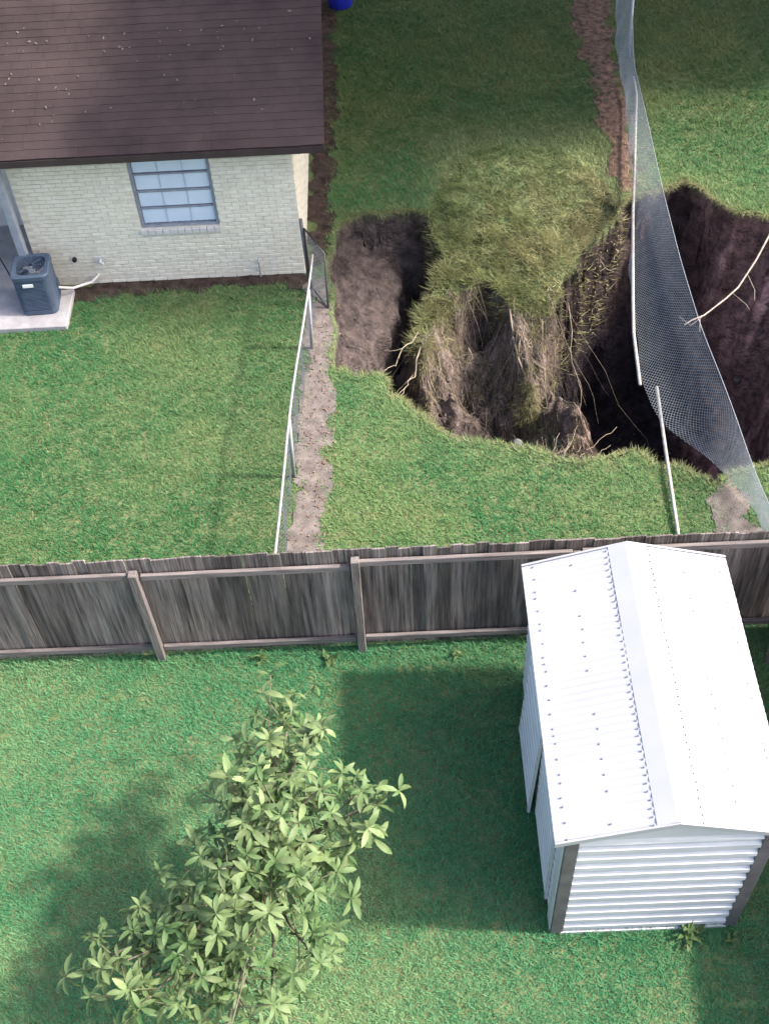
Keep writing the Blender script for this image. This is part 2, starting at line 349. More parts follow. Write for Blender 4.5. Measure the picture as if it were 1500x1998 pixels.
def lawn_tint(x, y, A, B, dry):
    n = len(x); big = fbm(x, y, .45, 4); mid = fbm(x + 31, y - 8, 1.8, 3); sm_ = fbm(x - 11, y + 3, 9, 2)
    t_ = np.clip((big - .38) * 2.8 + (mid - .5) * 1.3 + (sm_ - .5) * .4 + rng.normal(0, .22, n), -.15, 1.2)[:, None]
    c = A * (1 - t_) + B * t_
    dr = (rng.random(n) < dry * (.3 + 1.6 * mid))[:, None]
    c = np.where(dr, C(.30, .29, .14) * (.7 + .5 * rng.random((n, 1))), c)
    return c * (.82 + .36 * rng.random((n, 1)))
def scatter(x0, x1, y0, y1, dens):
    n = int((x1 - x0) * (y1 - y0) * dens * 1.25); x = rng.random(n) * (x1 - x0) + x0; y = rng.random(n) * (y1 - y0) + y0
    k = rng.random(n) < .55 + .8 * sstep(.32, .62, vnoise(x, y, 13) * .6 + vnoise(x + 7, y, 5) * .4); return x[k], y[k]
def off(x, y, poly, amp=.42): return sdist(x, y, poly) + (fbm(x, y, 3.5, 3) - .5) * amp < rng.normal(.03, .075, len(x))
GA, GB = C(.100, .285, .130), C(.19, .35, .16)
# near lawn, our side of the board fence
x, y = scatter(-7, 6.5, 1.5, 7.86, 4400); k = in_frame(x, y) & ~((x > 1.30) & (x < 3.04) & (y > 4.42) & (y < 7.25)); x, y = x[k], y[k]
edge = np.exp(-np.abs(y - 7.80) / .12) + np.exp(-np.abs(y - 4.32) / .08) * ((x > 1.2) & (x < 3.2)) + np.exp(-np.abs(x - 1.22) / .07) * ((y > 4.4) & (y < 7.4))
blades('grass', x, y, x * 0, (.035 + .045 * rng.random(len(x))) * (1 + 1.1 * edge), .007 + .006 * rng.random(len(x)), .5 + .8 * rng.random(len(x)),
       lawn_tint(x, y, GA, GB, .015), 'deep green lawn grass in front of the board fence')
# left yard
x, y = scatter(-9, -1.2, 7.95, 14.5, 3600); k = in_frame(x, y) & off(x, y, PATH) & off(x, y, FRONTBED) & ~((x > -6.2) & (x < -4.87) & (y > 13.68)); k &= x < -1.22; x, y = x[k], y[k]
blades('grass', x, y, x * 0, .035 + .045 * rng.random(len(x)), .008 + .007 * rng.random(len(x)), .5 + .8 * rng.random(len(x)),
       lawn_tint(x, y, C(.070, .200, .072), C(.150, .250, .095), .03), 'lawn grass in the yard between the brick house and the board fence')
# lawn around the sinkhole
x, y = scatter(-1.15, 9.5, 7.95, 25, 3000); k = in_frame(x, y); x, y = x[k], y[k]
for P in (PATH, MULCH, NDIRT, BED):
    k = off(x, y, P); x, y = x[k], y[k]
k = (y < 16) | (rng.random(len(x)) < .75); x, y = x[k], y[k]
hd = hole_d(x, y); k = hd < .015; x, y, hd = x[k], y[k], hd[k]
rim = np.exp(hd.clip(-1, 0) / .10) * (1 - sstep(16.1, 16.4, y) * sstep(.4, .65, x) * sstep(3.7, 3.4, x))
tn = lawn_tint(x, y, C(.076, .220, .080), C(.165, .28, .105), .04)
dryw = (sstep(19.2, 16.9, y) * sstep(.3, 1.5, x + .8 * (fbm(x, y, 1.4, 3) - .5)) * sstep(4.6, 3.8, x) * sstep(13, 14, y))[:, None]; dryw = np.maximum(dryw * .75, rim[:, None] * .45); tn = tn * (1 + (C(.98, .72, .68) - 1) * sstep(16.5, 18.5, y)[:, None])  # far blades tinted olive and darker, tree shade put into their colour
tn = tn * (1 - dryw) + C(.40, .41, .19) * (.6 + .7 * rng.random((len(x), 1))) * dryw
blades('grass', x, y, x * 0, (.035 + .05 * rng.random(len(x))) * (1 + .7 * rim + sstep(15.5, 17, y) * .35), .008 + .007 * rng.random(len(x)), .5 + .8 * rng.random(len(x)),
       tn, 'lawn grass around the rim of the sinkhole')
# long straggling grass on the slumped turf
x, y = scatter(.2, 3.8, 13.9, 17.95, 6200); d = sdist(x, y, TONGUE) - (fbm(x + 40, y, 2.6, 4) - .5) * .5 * sstep(15.8, 14.9, y); hd = hole_d(x, y); k = (d > -.12) & (rng.random(len(x)) < .25 + 1.2 * sstep(.35, .6, vnoise(x, y, 7))) & (hd > 0); x, y, d = x[k], y[k], d[k]
z = zgrid(x, y)
az = rng.normal(-math.pi / 2, 1.1, len(x)) - .5 * (x < .8) + .4 * (x > 2.7)
tn = lawn_tint(x, y, C(.30, .33, .15), C(.66, .58, .34), .32) * (.65 + .7 * vnoise(x + 5, y, 8))[:, None]
up_ = (sstep(15.4, 17.4, y) * .9)[:, None]; tn = tn * (1 - up_) + lawn_tint(x, y, C(.22, .30, .12), C(.45, .45, .22), .12) * up_
blades('slumped_grass', x, y, z, (.05 + .05 * sstep(16.9, 15.6, y)) + .09 * rng.random(len(x)) * (.6 + .9 * sstep(16.8, 15.2, y)), .007 + .006 * rng.random(len(x)), .55 + .75 * rng.random(len(x)), tn, 'long straggly yellow green grass on the slumped turf', az)
# fringe hanging over the rim
fx, fy, fa = [], [], []
for i in range(len(HOLE)):
    (x0, y0), (x1, y1) = HOLE[i], HOLE[(i + 1) % len(HOLE)]
    n = int(math.hypot(x1 - x0, y1 - y0) * 420); tt = rng.random(n); fx.append(x0 + (x1 - x0) * tt); fy.append(y0 + (y1 - y0) * tt)
    fa.append(np.full(n, math.atan2(y1 - y0, x1 - x0) - math.pi / 2))
x, y, az = np.concatenate(fx), np.concatenate(fy), np.concatenate(fa)
for _ in range(5):      # slide onto the ragged rim
    e = .01; h0 = hole_d(x, y); gxn = (hole_d(x + e, y) - h0) / e; gyn = (hole_d(x, y + e) - h0) / e; l2 = gxn ** 2 + gyn ** 2 + .3
    x = x - np.clip(h0, -.1, .1) * gxn / l2; y = y - np.clip(h0, -.1, .1) * gyn / l2
k = (hole_d(x, y) < .03) & (x > -.85) & ~((y > 16.3) & (x > .6) & (x < 3.5)); x, y, az = x[k], y[k], az[k]
blades('rim_grass', x, y, x * 0 + .01, .05 + .10 * rng.random(len(x)), .007 + .006 * rng.random(len(x)), 1.2 + .9 * rng.random(len(x)),
       lawn_tint(x, y, C(.13, .19, .07), C(.28, .27, .13), .35), 'dry grass fringe hanging over the edge of the sinkhole', az + rng.normal(0, .6, len(x)))

# ------------------------------------------------------------------ brick house
HX, HY = -1.35, 14.70
house = empty('brick_house', (HX, HY, 0)); tag(house, 'cream painted brick house with dark brown shingle roof', 'house')
def hp(o):      # parent to the house keeping world coordinates
    o.parent = house; o.matrix_parent_inverse = Matrix.Translation((-HX, -HY, 0)); return o
WX0, WX1, WZ0, WZ1 = -3.69, -2.53, .98, 2.22
b = MB(); b.box(-5.40, WX0, HY + .012, HY + .2, -.1, 2.44); b.box(WX1, HX - .012, HY + .012, HY + .2, -.1, 2.44); b.box(WX0, WX1, HY + .012, HY + .2, -.1, WZ0); b.box(WX0, WX1, HY + .012, HY + .2, WZ1, 2.44)
wall = hp(b.build('wall', M['mortar']))
b = MB(); b.box(HX - .2, HX - .012, HY + .21, 23.5, -.1, 2.44); b.add([(HX - .2, HY + .21, 2.44), (HX - .2, 23.5, 2.44), (HX - .2, 19.1, 3.94), (HX - .012, HY + .21, 2.44), (HX - .012, 23.5, 2.44), (HX - .012, 19.1, 3.94)], [(0, 1, 2), (5, 4, 3), (0, 2, 5, 3), (1, 4, 5, 2), (0, 3, 4, 1)])
side = hp(b.build('side_wall', M['mortar']))
# porch recess at the far left
b = MB(); b.box(-5.40, -5.2, HY + .21, 16.4, -.1, 2.44); b.box(-9.6, -5.41, 16.2, 16.4, -.1, 2.44); b.box(-9.6, -9.4, HY, 16.19, -.1, 2.44); b.box(-9.6, -9.4, 16.41, 23.5, -.1, 2.44); b.box(-9.39, HX - .21, 23.3, 23.5, -.1, 2.44)
hp(b.build('porch_wall', M['white_trim']))
b = MB(); b.box(-9.39, -5.41, 13.9, 16.19, -.1, .06); hp(b.build('porch_floor', M['concrete']))
b = MB(); b.box(-5.52, -5.40, 14.42, 14.54, .05, 2.43); hp(b.build('porch_post', M['win_frame'], bevel=.008))
# bricks: painted, standing 12 mm proud of the joint
BW, BH, BD = .203, .057, .03; PW, PH = .2135, .0685
rows = int(2.43 / PH); spots = []
for r_ in range(rows):
    z0 = .0 + r_ * PH; xo = HX - (PW / 2 if r_ % 2 else 0)
    c_ = -1
    while True:
        c_ += 1
        x1 = xo - c_ * PW; x0 = x1 - BW
        if r_ % 2 and c_ == 0 and True: pass
        if x0 < -5.40: break
        if x1 > WX0 - .005 and x0 < WX1 + .005 and z0 + BH > WZ0 - .11 and z0 < WZ1: continue
        spots.append((x0, z0))
    if r_ % 2: spots.append((HX - PW / 2 + .01, z0, 'half'))
full = [s for s in spots if len(s) == 2]; halves = [s for s in spots if len(s) == 3]
# closers beside the window opening
for r_ in range(rows):
    z0 = r_ * PH
    if z0 + BH <= WZ0 - .11 or z0 >= WZ1: continue
    xs = [s[0] for s in full if abs(s[1] - z0) < 1e-6]
    lx = max([q + BW for q in xs if q + BW <= WX0 + .01]); rx = min([q for q in xs if q >= WX1 - .01])
    if WX0 - lx > .03: halves.append((lx + .0105, z0, WX0 - lx - .0105))
    if rx - WX1 > .03: halves.append((WX1, z0, rx - WX1 - .0105))
bm_ = MB().box(0, BW, 0, BD, 0, BH); brick_me = bm_.mesh('brick'); brick_me.materials.append(M['brick'])
bb = bmesh.new(); bb.from_mesh(brick_me); bmesh.ops.bevel(bb, geom=[e for e in bb.edges if all(v.co.y < .01 for v in e.verts)], offset=.004, segments=1, affect='EDGES'); bb.to_mesh(brick_me); bb.free()
full.sort(key=lambda s: -(s[0] + 5.4) + (s[1] > 1.95) * 9)
order = sorted(full, key=lambda s: (s[1] > 1.9, -s[0]))
hi = 0; rest = MB()
for i, (x0, z0) in enumerate(order):
    dy = random.uniform(-.002, .003)
    if i < 300:
        o = link('brick', brick_me, None, wall); o.location = (x0, HY + dy, z0 + .004); o.rotation_euler = (0, random.uniform(-.006, .006), random.uniform(-.006, .006))
    else: rest.box(x0, x0 + BW, HY + dy, HY + BD, z0 + .004, z0 + .004 + BH)
for s in halves:
    L_ = PW / 2 - .0155 if s[2] == 'half' else s[2]
    rest.box(s[0], s[0] + L_, HY + random.uniform(-.002, .003), HY + BD, s[1] + .004, s[1] + .004 + BH)
o = rest.build('brickwork', M['brick'], wall); o['kind'] = 'stuff'
sb = MB()
for r_ in range(rows + 20):
    z0 = r_ * PH + .004
    y0 = HY + .03 + (PW / 2 if r_ % 2 else 0)
    while y0 + BW < 23.5:
        lim = 2.42 + max(0, min((y0 - HY) * .34, (23.5 - y0 - BW) * .34))
        if z0 + BH < lim: sb.box(HX - BD, HX + random.uniform(-.002, .003), y0, y0 + BW, z0, z0 + BH)
        y0 += PW
o = sb.build('brickwork', M['brick'], side); o['kind'] = 'stuff'
# window
b = MB(); b.box(WX0, WX0 + .045, HY + .03, HY + .10, WZ0, WZ1); b.box(WX1 - .045, WX1, HY + .03, HY + .10, WZ0, WZ1); b.box(WX0 + .045, WX1 - .045, HY + .03, HY + .10, WZ0, WZ0 + .04); b.box(WX0 + .045, WX1 - .045, HY + .03, HY + .10, WZ1 - .04, WZ1)
win = hp(b.build('window', M['win_frame']))
hgt = (WZ1 - WZ0 - .08) / 4; wid = (WX1 - WX0 - .09) / 3
for k in range(1, 4):
    th = .018 if k == 2 else .012; zc = WZ0 + .04 + k * hgt
    MB().box(WX0 + .046, WX1 - .046, HY + .045, HY + .085, zc - th, zc + th).build('muntin', M['win_frame'], win)
for k in (1, 2):
    xc = WX0 + .045 + k * wid
    for j in range(4):
        z0 = WZ0 + .04 + j * hgt
        MB().box(xc - .007, xc + .007, HY + .055, HY + .075, z0 + .028, z0 + hgt - .028).build('muntin', M['muntin_pale'], win)
for j in range(4):
    for i in range(3):
        x0 = WX0 + .046 + i * wid; z0 = WZ0 + .04 + j * hgt
        MB().box(x0 + .009, x0 + wid - .009, HY + .062, HY + .066, z0 + .028, z0 + hgt - .028).build('pane', M['glass'], win)
cv = MB(); n = 90
for i in range(n + 1):
    x = WX0 + (WX1 - WX0) * i / n; yy = HY + .10 + .008 * math.sin(i * .9) + .006 * math.sin(i * 2.3)
    cv.v += [(x, yy, WZ0), (x, yy, WZ1)]
cv.f = [(2 * i, 2 * i + 2, 2 * i + 3, 2 * i + 1) for i in range(n)]
cv.build('curtain', M['curtain'], win, smooth=True)
sl = MB()
for i in range(11):
    x0 = WX0 - .02 + i * (WX1 - WX0 + .04) / 11
    sl = MB(); sl.box(x0 + .004, x0 + (WX1 - WX0 + .04) / 11 - .004, HY - .035, HY + .029, WZ0 - .085, WZ0 - .012)
    sl.build('sill_brick', M['white_trim'], win, bevel=.004)
# roof
EY, EZ, SL = 14.36, 2.51, .335; RX1, RX0 = -.89, -9.9; RY = 19.1
def rz(y): return EZ + (y - EY) * SL if y <= RY else EZ + (RY - EY) * SL - (y - RY) * SL
b = MB()
b.add([(RX0, EY, EZ - .14), (RX1, EY, EZ - .14), (RX1, RY, rz(RY) - .14), (RX0, RY, rz(RY) - .14), (RX0, EY, EZ - .02), (RX1, EY, EZ - .02), (RX1, RY, rz(RY) - .02), (RX0, RY, rz(RY) - .02)],
      [(3, 2, 1, 0), (4, 5, 6, 7), (0, 1, 5, 4), (1, 2, 6, 5), (3, 0, 4, 7)])
b.add([(RX0, RY, rz(RY) - .14), (RX1, RY, rz(RY) - .14), (RX1, 23.9, rz(23.9) - .14), (RX0, 23.9, rz(23.9) - .14), (RX0, RY, rz(RY) - .0), (RX1, RY, rz(RY) - .0), (RX1, 23.9, rz(23.9)), (RX0, 23.9, rz(23.9))],
      [(3, 2, 1, 0), (4, 5, 6, 7), (1, 2, 6, 5), (2, 3, 7, 6), (3, 0, 4, 7)])
roof = hp(b.build('roof', M['fascia']))
MB().box(RX0, RX1 + .02, EY - .03, EY - .002, EZ - .13, EZ - .03).build('fascia', M['fascia'], roof)
ang = math.atan(SL); nC = 36; expo = (RY - EY) / math.cos(ang) / nC
for k in range(nC):
    s0 = k * expo - (.02 if k == 0 else 0); s1 = min((k + 1.5) * expo, nC * expo); b = MB()
    x = RX1 + .03; 
    if k % 2: x += 0
    first = True
    while x > RX0:
        wd = random.uniform(.22, .36) if not first else random.uniform(.12, .34); first = False
        x0 = max(x - wd + .004, RX0); dz = random.uniform(0, .0015); ds = random.uniform(-.006, .006)
        def P(xx, s, h): return (xx, EY + s * math.cos(ang) - h * math.sin(ang), EZ + s * math.sin(ang) + h * math.cos(ang))
        b.add([P(x0, s0 + ds, .003 + dz), P(x, s0 + ds, .003 + dz), P(x, s1, -.006), P(x0, s1, -.006), P(x0, s0 + ds, .001), P(x, s0 + ds, .001)], [(0, 1, 2, 3), (4, 5, 1, 0), (5, 2, 1), (4, 0, 3)])
        x -= wd
    b.build('shingle_course', M['shingle'], roof)
b = MB(); b.box(HX - .0, RX1 - .02, EY, RY, 0, .01)
# leaf litter lying on the roof
lt = MB()
for _ in range(110):
    if random.random() < .6:
        cx, cy = random.choice([(-5.2, 16.1), (-4.6, 15.4), (-2.2, 15.2), (-5.0, 15.1), (-3.4, 16.2), (-1.9, 16.2)]); x = random.gauss(cx, .45); yy = random.gauss(cy, .22)
    else: x = random.uniform(-7.5, -1); yy = random.uniform(14.5, 18)
    if yy < EY + .05 or x > RX1: continue
    z = rz(yy) + .014; a = random.uniform(0, 6.28); l = random.uniform(.01, .035); q = l * .45
    dx, dy = math.cos(a), math.sin(a)
    pts = [(x + dx * l, yy + dy * l), (x - dy * q, yy + dx * q), (x - dx * l, yy - dy * l), (x + dy * q, yy - dx * q)]
    lt.add([(u, v_, rz(v_) + .012 + random.uniform(0, .012)) for u, v_ in pts], [(0, 1, 2, 3)])
o = lt.build('leaf_litter', M['litter']); tag(o, 'dry leaf litter scattered over the brown shingle roof', 'leaf litter', kind='stuff')
lt = MB()
for _ in range(900):
    if random.random() < .55: x, yy = random.gauss(-1.15, .16), random.uniform(8, 14.3)
    else: yy = random.uniform(16.4, 22.5); x = random.gauss(3.85, .22)
    a = random.uniform(0, 6.28); l = random.uniform(.01, .03); q = l * .45; dx, dy = math.cos(a), math.sin(a)
    lt.add([(x + dx * l, yy + dy * l, .03 + random.uniform(0, .02)), (x - dy * q, yy + dx * q, .03), (x - dx * l, yy - dy * l, .03 + random.uniform(0, .02)), (x + dy * q, yy - dx * q, .03)], [(0, 1, 2, 3)])
o = lt.build('leaf_litter', M['mulch_leaf']); tag(o, 'small fallen brown leaves on the dirt path and mulch strip', 'leaf litter', kind='stuff')
# wall fittings
b = MB(); b.tube([(-4.42, HY + .01, .46), (-4.42, HY - .06, .46), (-4.36, HY - .09, .44)], .022, 8); b.box(-4.50, -4.34, HY - .012, HY + .01, .40, .52); hp(b.build('outlet_cover', M['white_trim']))
b = MB(); b.tube([(-4.80, HY + .01, .50), (-4.80, HY - .05, .50)], .035, 10); hp(b.build('wall_vent', M['black']))
b = MB(); b.tube([(-2.04, HY - .03, .0), (-2.04, HY - .03, .30), (-2.04, HY + .01, .33)], .014, 8); hp(b.build('riser_pipe', M['galv']))

# ------------------------------------------------------------------ air conditioner on its pad
b = MB(); b.box(-6.3, -4.88, 13.66, 14.50, -.02, .09); pad = b.build('concrete_pad', M['concrete'], bevel=.012); tag(pad, 'pale concrete slab under the air conditioner', 'slab')
ac = empty('air_conditioner', (-5.31, 14.19, .09), R(3)); tag(ac, 'dark blue grey outdoor air conditioner standing on the concrete slab', 'air conditioner')
def rrect(h, r, n=5):
    pts = []
    for cx, cy, a0 in ((h - r, h - r, 0), (-h + r, h - r, 90), (-h + r, -h + r, 180), (h - r, -h + r, 270)):
        for k in range(n + 1):
            a = R(a0 + 90 * k / n); pts.append((cx + r * math.cos(a), cy + r * math.sin(a)))
    return pts
def ring(mb, prof, r):     # prof: list of (half, z); walls between
    n = None; b0 = len(mb.v)
    for h, z in prof:
        p_ = rrect(h, min(r, h * .6)); n = len(p_); mb.v += [(x, y, z) for x, y in p_]
    for k in range(len(prof) - 1):
        for i in range(n): mb.f.append((b0 + k * n + i, b0 + k * n + (i + 1) % n, b0 + (k + 1) * n + (i + 1) % n, b0 + (k + 1) * n + i))
    return n
b = MB(); ring(b, [(.255, .0), (.265, .02), (.265, .08), (.25, .09), (.25, .64), (.275, .65), (.278, .72), (.262, .735), (.205, .728), (.20, .70), (.20, .45)], .09); b.build('cabinet', M['ac'], ac, smooth=False)
b = MB(); b.box(-.21, .21, -.21, .21, .40, .45); b.build('fan_deck', M['black'], ac)
for k in range(22):
    z = .105 + k * .0245; b = MB(); ring(b, [(.262, z), (.268, z + .004), (.268, z + .012), (.262, z + .016)], .09); b.build('louvre', M['ac'], ac)
b = MB()
for rr in (.05, .085, .12, .155, .19):
    b.tube([(rr * math.cos(q * math.pi / 12), rr * math.sin(q * math.pi / 12), .728 + .012 * (1 - rr / .2)) for q in range(25)], .004, 5, cap=False)
for q in range(8):
    a = q * math.pi / 4; b.tube([(.03 * math.cos(a), .03 * math.sin(a), .74), (.2 * math.cos(a), .2 * math.sin(a), .728)], .0045, 5)
b.build('fan_grille', M['ac'], ac)
b = MB()
for q in range(3):
    a = q * 2.094; b.add([(.04 * math.cos(a), .04 * math.sin(a), .60), (.18 * math.cos(a - .4), .18 * math.sin(a - .4), .585), (.19 * math.cos(a + .1), .19 * math.sin(a + .1), .60), (.18 * math.cos(a + .5), .18 * math.sin(a + .5), .625)], [(0, 1, 2, 3)])
b.tube([(0, 0, .46), (0, 0, .63)], .05, 12); b.build('fan', M['galv'], ac)
b = MB(); b.box(-.12, .03, -.285, -.272, .55, .60); b.build('label_plate', M['tag'], ac)
b = MB(); b.box(.255, .285, .08, .2, .1, .32); b.build('service_panel', M['ac'], ac, bevel=.004)
b = MB(); b.tube([(-5.05, 14.30, .30), (-4.85, 14.36, .22), (-4.6, 14.55, .16), (-4.5, 14.70, .18)], .02, 8); tag(b.build('refrigerant_line', M['white_trim']), 'pale insulated pipe from the air conditioner to the brick wall', 'pipe')
b = MB(); b.tube([(-5.55, 14.20, .62), (-5.66, 14.22, .55), (-5.75, 14.4, .56), (-5.9, 14.7, .50), (-6.2, 15.2, .55)], .011, 6); tag(b.build('power_cable', M['black']), 'black cable running left from the air conditioner', 'cable')

# ------------------------------------------------------------------ board fence
FY = 7.86
fence = empty('board_fence', (0, FY, 0)); tag(fence, 'weathered grey brown wooden board fence across the yard', 'fence')
pk = []
for v_ in range(4):
    bm = MB(); wv = .140 + .002 * v_; hh = 1.80
    lip = [(-wv / 2, 0), (wv / 2, 0), (wv / 2, hh - .008), (wv / 2 - .008, hh), (-wv / 2 + .006, hh - .004 * v_), (-wv / 2, hh - .008 - .004 * v_)]
    n = len(lip); bm.v = [(x, .006 * math.sin(v_ * 2 + z), z) for x, z in lip] + [(x, .018 + .006 * math.sin(v_ * 2 + z), z) for x, z in lip]
    bm.f = [tuple(range(n)), tuple(range(2 * n - 1, n - 1, -1))] + [(i, n + i, n + (i + 1) % n, (i + 1) % n) for i in range(n)]
    me = bm.mesh('picket'); me.materials.append(M['picket']); pk.append(me)
x = -7.4
while x < 7.6:
    o = link('picket', random.choice(pk), None, fence); o.location = (x, .022 + random.uniform(0, .006), .03 + random.uniform(-.008, .010))
    o.rotation_euler = (random.uniform(-.004, .006), random.uniform(-.005, .005), 0); o.scale = (random.uniform(.98, 1.02), 1, random.uniform(.994, 1.008)); x += .1385 + random.uniform(-.001, .002)
posts = [-5.30, -2.93, -.57, 1.82, 4.22, 6.6]; prev = -7.5
for i, px_ in enumerate(posts):
    b = MB(); b.box(-.046, .046, -.105, -.013, -.3, 1.70 + (.07 if i == 2 else 0)); o = b.build('post', M['fence_post'], fence, bevel=.006); o.location.x = px_; o.rotation_euler.y = [0, -.012, .008, 0, .01, 0][i]
bounds = [-7.5] + posts + [7.6]
tops = [1.56, 1.56, 1.54, 1.62, 1.64, 1.66, 1.66]
for i in range(len(bounds) - 1):
    for z0, tw in ((tops[i], .085), (.16 + .02 * (i % 2), .08)):
        b = MB(); L0 = bounds[i] + .05; L1 = bounds[i + 1] - .05
        b.box(0, L1 - L0, -.045, -.001, 0, tw); o = b.build('rail', M['fence_rail'], fence, bevel=.005); o.location = (L0, 0, z0); o.rotation_euler.y = random.uniform(-.006, .004)

side_fence = empty('board_fence', (4.16, 7.8, 0)); tag(side_fence, 'shaded board fence at the right edge behind the white shed', 'fence')
y = -.06
while y > -6.6:
    o = link('picket', random.choice(pk), None, side_fence); o.location = (.022 + random.uniform(0, .006), y, .0 + random.uniform(-.015, .02))
    o.rotation_euler = (0, random.uniform(-.007, .007), R(90)); o.scale = (random.uniform(.98, 1.02), 1, random.uniform(.96, .985)); y -= .1425 + random.uniform(-.001, .002)
for yy in (-.4, -2.8, -5.2):
    b = MB(); b.box(-.105, -.013, yy - .046, yy + .046, -.3, 1.66); b.build('post', M['fence_post'], side_fence, bevel=.006)
for ya, yb in ((-.45 - 2.3, -.45), (-5.15, -2.85), (-6.6, -5.25)):
    for z0 in (.18, 1.5):
        b = MB(); b.box(-.045, -.001, ya, yb, z0, z0 + .085); b.build('rail', M['fence_post'], side_fence, bevel=.005)

# ------------------------------------------------------------------ white metal shed
SX0, SX1, SY0, SY1, SH = 1.27, 3.06, 4.39, 7.24, 2.13
shed = empty('metal_shed', ((SX0 + SX1) / 2, SY0, 0)); tag(shed, 'white corrugated metal garden shed with low gable roof', 'shed')
def sp(o): o.parent = shed; o.matrix_parent_inverse = Matrix.Translation((-(SX0 + SX1) / 2, -SY0, 0)); return o
RXM = (SX0 + SX1) / 2 + .0; RL, RR = 1.15, 3.20; RM = (RL + RR) / 2; REZ, RRZ = 2.18, 2.49; RF, RB = 4.36, 7.30
def sheet_h(x0, x1, y, z0, z1, per, amp, flip=-1):
    """wall sheet in the XZ plane with horizontal trapezoid ribs"""
    prof = []; z = z0
    while z < z1:
        for f_, d_ in ((0, 0), (.34, 0), (.46, 1), (.80, 1), (.92, 0)):
            if z + f_ * per < z1: prof.append((z + f_ * per, d_ * amp))
        z += per
    prof.append((z1, 0)); mb = MB()
    for zz, d_ in prof: mb.v += [(x0, y + flip * d_, zz), (x1, y + flip * d_, zz)]
    mb.f = [(2 * i, 2 * i + 1, 2 * i + 3, 2 * i + 2) for i in range(len(prof) - 1)]; return mb
sp(sheet_h(SX0 + .10, SX1 - .10, SY0, .03, SH, .178, .028).build('front_wall', M['shed_wall']))
sp(sheet_h(SX0 + .02, SX1 - .02, SY1, .03, SH, .178, .028, 1).build('rear_wall', M['shed_wall']))
for nm, xx, fl2 in (('side_wall', SX0, -1), ('side_wall', SX1, 1)):
    m0 = sheet_h(SY0 + .02, SY1 - .02, 0, .03, SH, .178, .022); m0.v = [(xx + fl2 * (-y), x, z) for x, y, z in m0.v]; sp(m0.build(nm, M['shed_wall']))
for yy, s_ in ((SY0 - .004, 1), (SY1 + .004, -1)):
    b = MB(); zt_ = REZ + (RRZ - REZ) - .045
    b.add([(SX0 + .02, yy, SH + .003), (SX1 - .02, yy, SH + .003), (RM, yy, zt_), (SX0 + .02, yy + s_ * .03, SH + .003), (SX1 - .02, yy + s_ * .03, SH + .003), (RM, yy + s_ * .03, zt_)], [(0, 1, 2), (5, 4, 3), (0, 3, 4, 1), (1, 4, 5, 2), (2, 5, 3, 0)]); sp(b.build('gable_panel', M['shed_wall']))
for xx, x2 in ((SX0 - .02, SX0 + .10), (SX1 - .10, SX1 + .02)):
    b = MB(); b.box(xx, x2, SY0 - .028, SY0 + .02, .0, SH + .01); sp(b.build('corner_post', M['shed_grey'], bevel=.006))
    b = MB(); b.box(xx - .012, xx - .002, SY0 - .0, SY0 + .16, .0, SH) if xx < 2 else b.box(x2 + .002, x2 + .012, SY0, SY0 + .16, 0, SH); sp(b.build('corner_trim', M['shed_wall']))
b = MB(); b.box(SX0 + .08, SX1 - .08, SY0 - .035, SY0 + .0, -.02, .05); sp(b.build('base_rail', M['shed_wall']))
# door leaves on the left side, one pushed out at the bottom
for y0, y1, tilt, dx in ((4.70, 5.62, .0, -.035), (5.64, 6.60, R(2.0), -.045)):
    m0 = sheet_h(y0, y1, 0, 0, 1.92, .178, .016); m0.v = [(y, x, z) for x, y, z in m0.v]; b = m0
    b.box(-.012, .012, y0 - .012, y0 + .025, 0, 1.92); b.box(-.012, .012, y1 - .025, y1 + .012, 0, 1.92)
    o = b.build('door', M['shed_wall']); sp(o); o.location = (SX0 + dx - math.sin(tilt) * 1.95, 0, .08); o.rotation_euler.y = tilt
# roof sheets: ribs run from eave to ridge
per = .0762
def roof_sheet(y0, y1, x_e, x_r, lift):
    ys = np.arange(y0, y1 + 1e-6, per / 8); mb = MB()
    for yv in ys:
        q = ((yv - RF) / per) % 1.0; h = .5 + .5 * math.cos(2 * math.pi * q); h = .009 * h ** 1.5
        for t_ in (0, .5, 1):
            x = x_e + (x_r - x_e) * t_; z = REZ + (RRZ - REZ) * t_ + h + lift + .003 * math.sin(yv * 5 + t_ * 3)
            mb.v.append((x, yv, z))
    n = len(ys); s_ = 1 if x_r > x_e else -1
    for i in range(n - 1):
        for k in range(2):
            a = i * 3 + k; q = (a, a + 1, a + 4, a + 3); mb.f.append(q if s_ > 0 else q[::-1])
    return mb
seams = [RF, RF + .975, RF + 1.985, RB]
for x_e in (RL, RR):
    for i in range(3): sp(roof_sheet(seams[i], seams[i + 1] + (.05 if i < 2 else 0), x_e, RM, .002 * (i % 2)).build('roof_sheet', M['shed_white'], smooth=True))
sl_ = (RRZ - REZ) / (RM - RL)
b = MB(); cw = .185; pts = [(RM - cw, REZ + sl_ * (RM - cw - RL) + .011), (RM - .02, RRZ + .017), (RM, RRZ + .021), (RM + .02, RRZ + .017), (RM + cw, REZ + sl_ * (RM - cw - RL) + .011)]
for yv in (RF - .012, RB + .012): b.v += [(x, yv, z) for x, z in pts]
b.f = [(i, i + 1, i + 6, i + 5) for i in range(4)]
b.add([(RM - cw, RF - .012, pts[0][1]), (RM - cw, RB + .012, pts[0][1]), (RM - cw, RB + .012, pts[0][1] - .010), (RM - cw, RF - .012, pts[0][1] - .010)], [(0, 1, 2, 3)])
sp(b.build('ridge_cap', M['shed_white']))
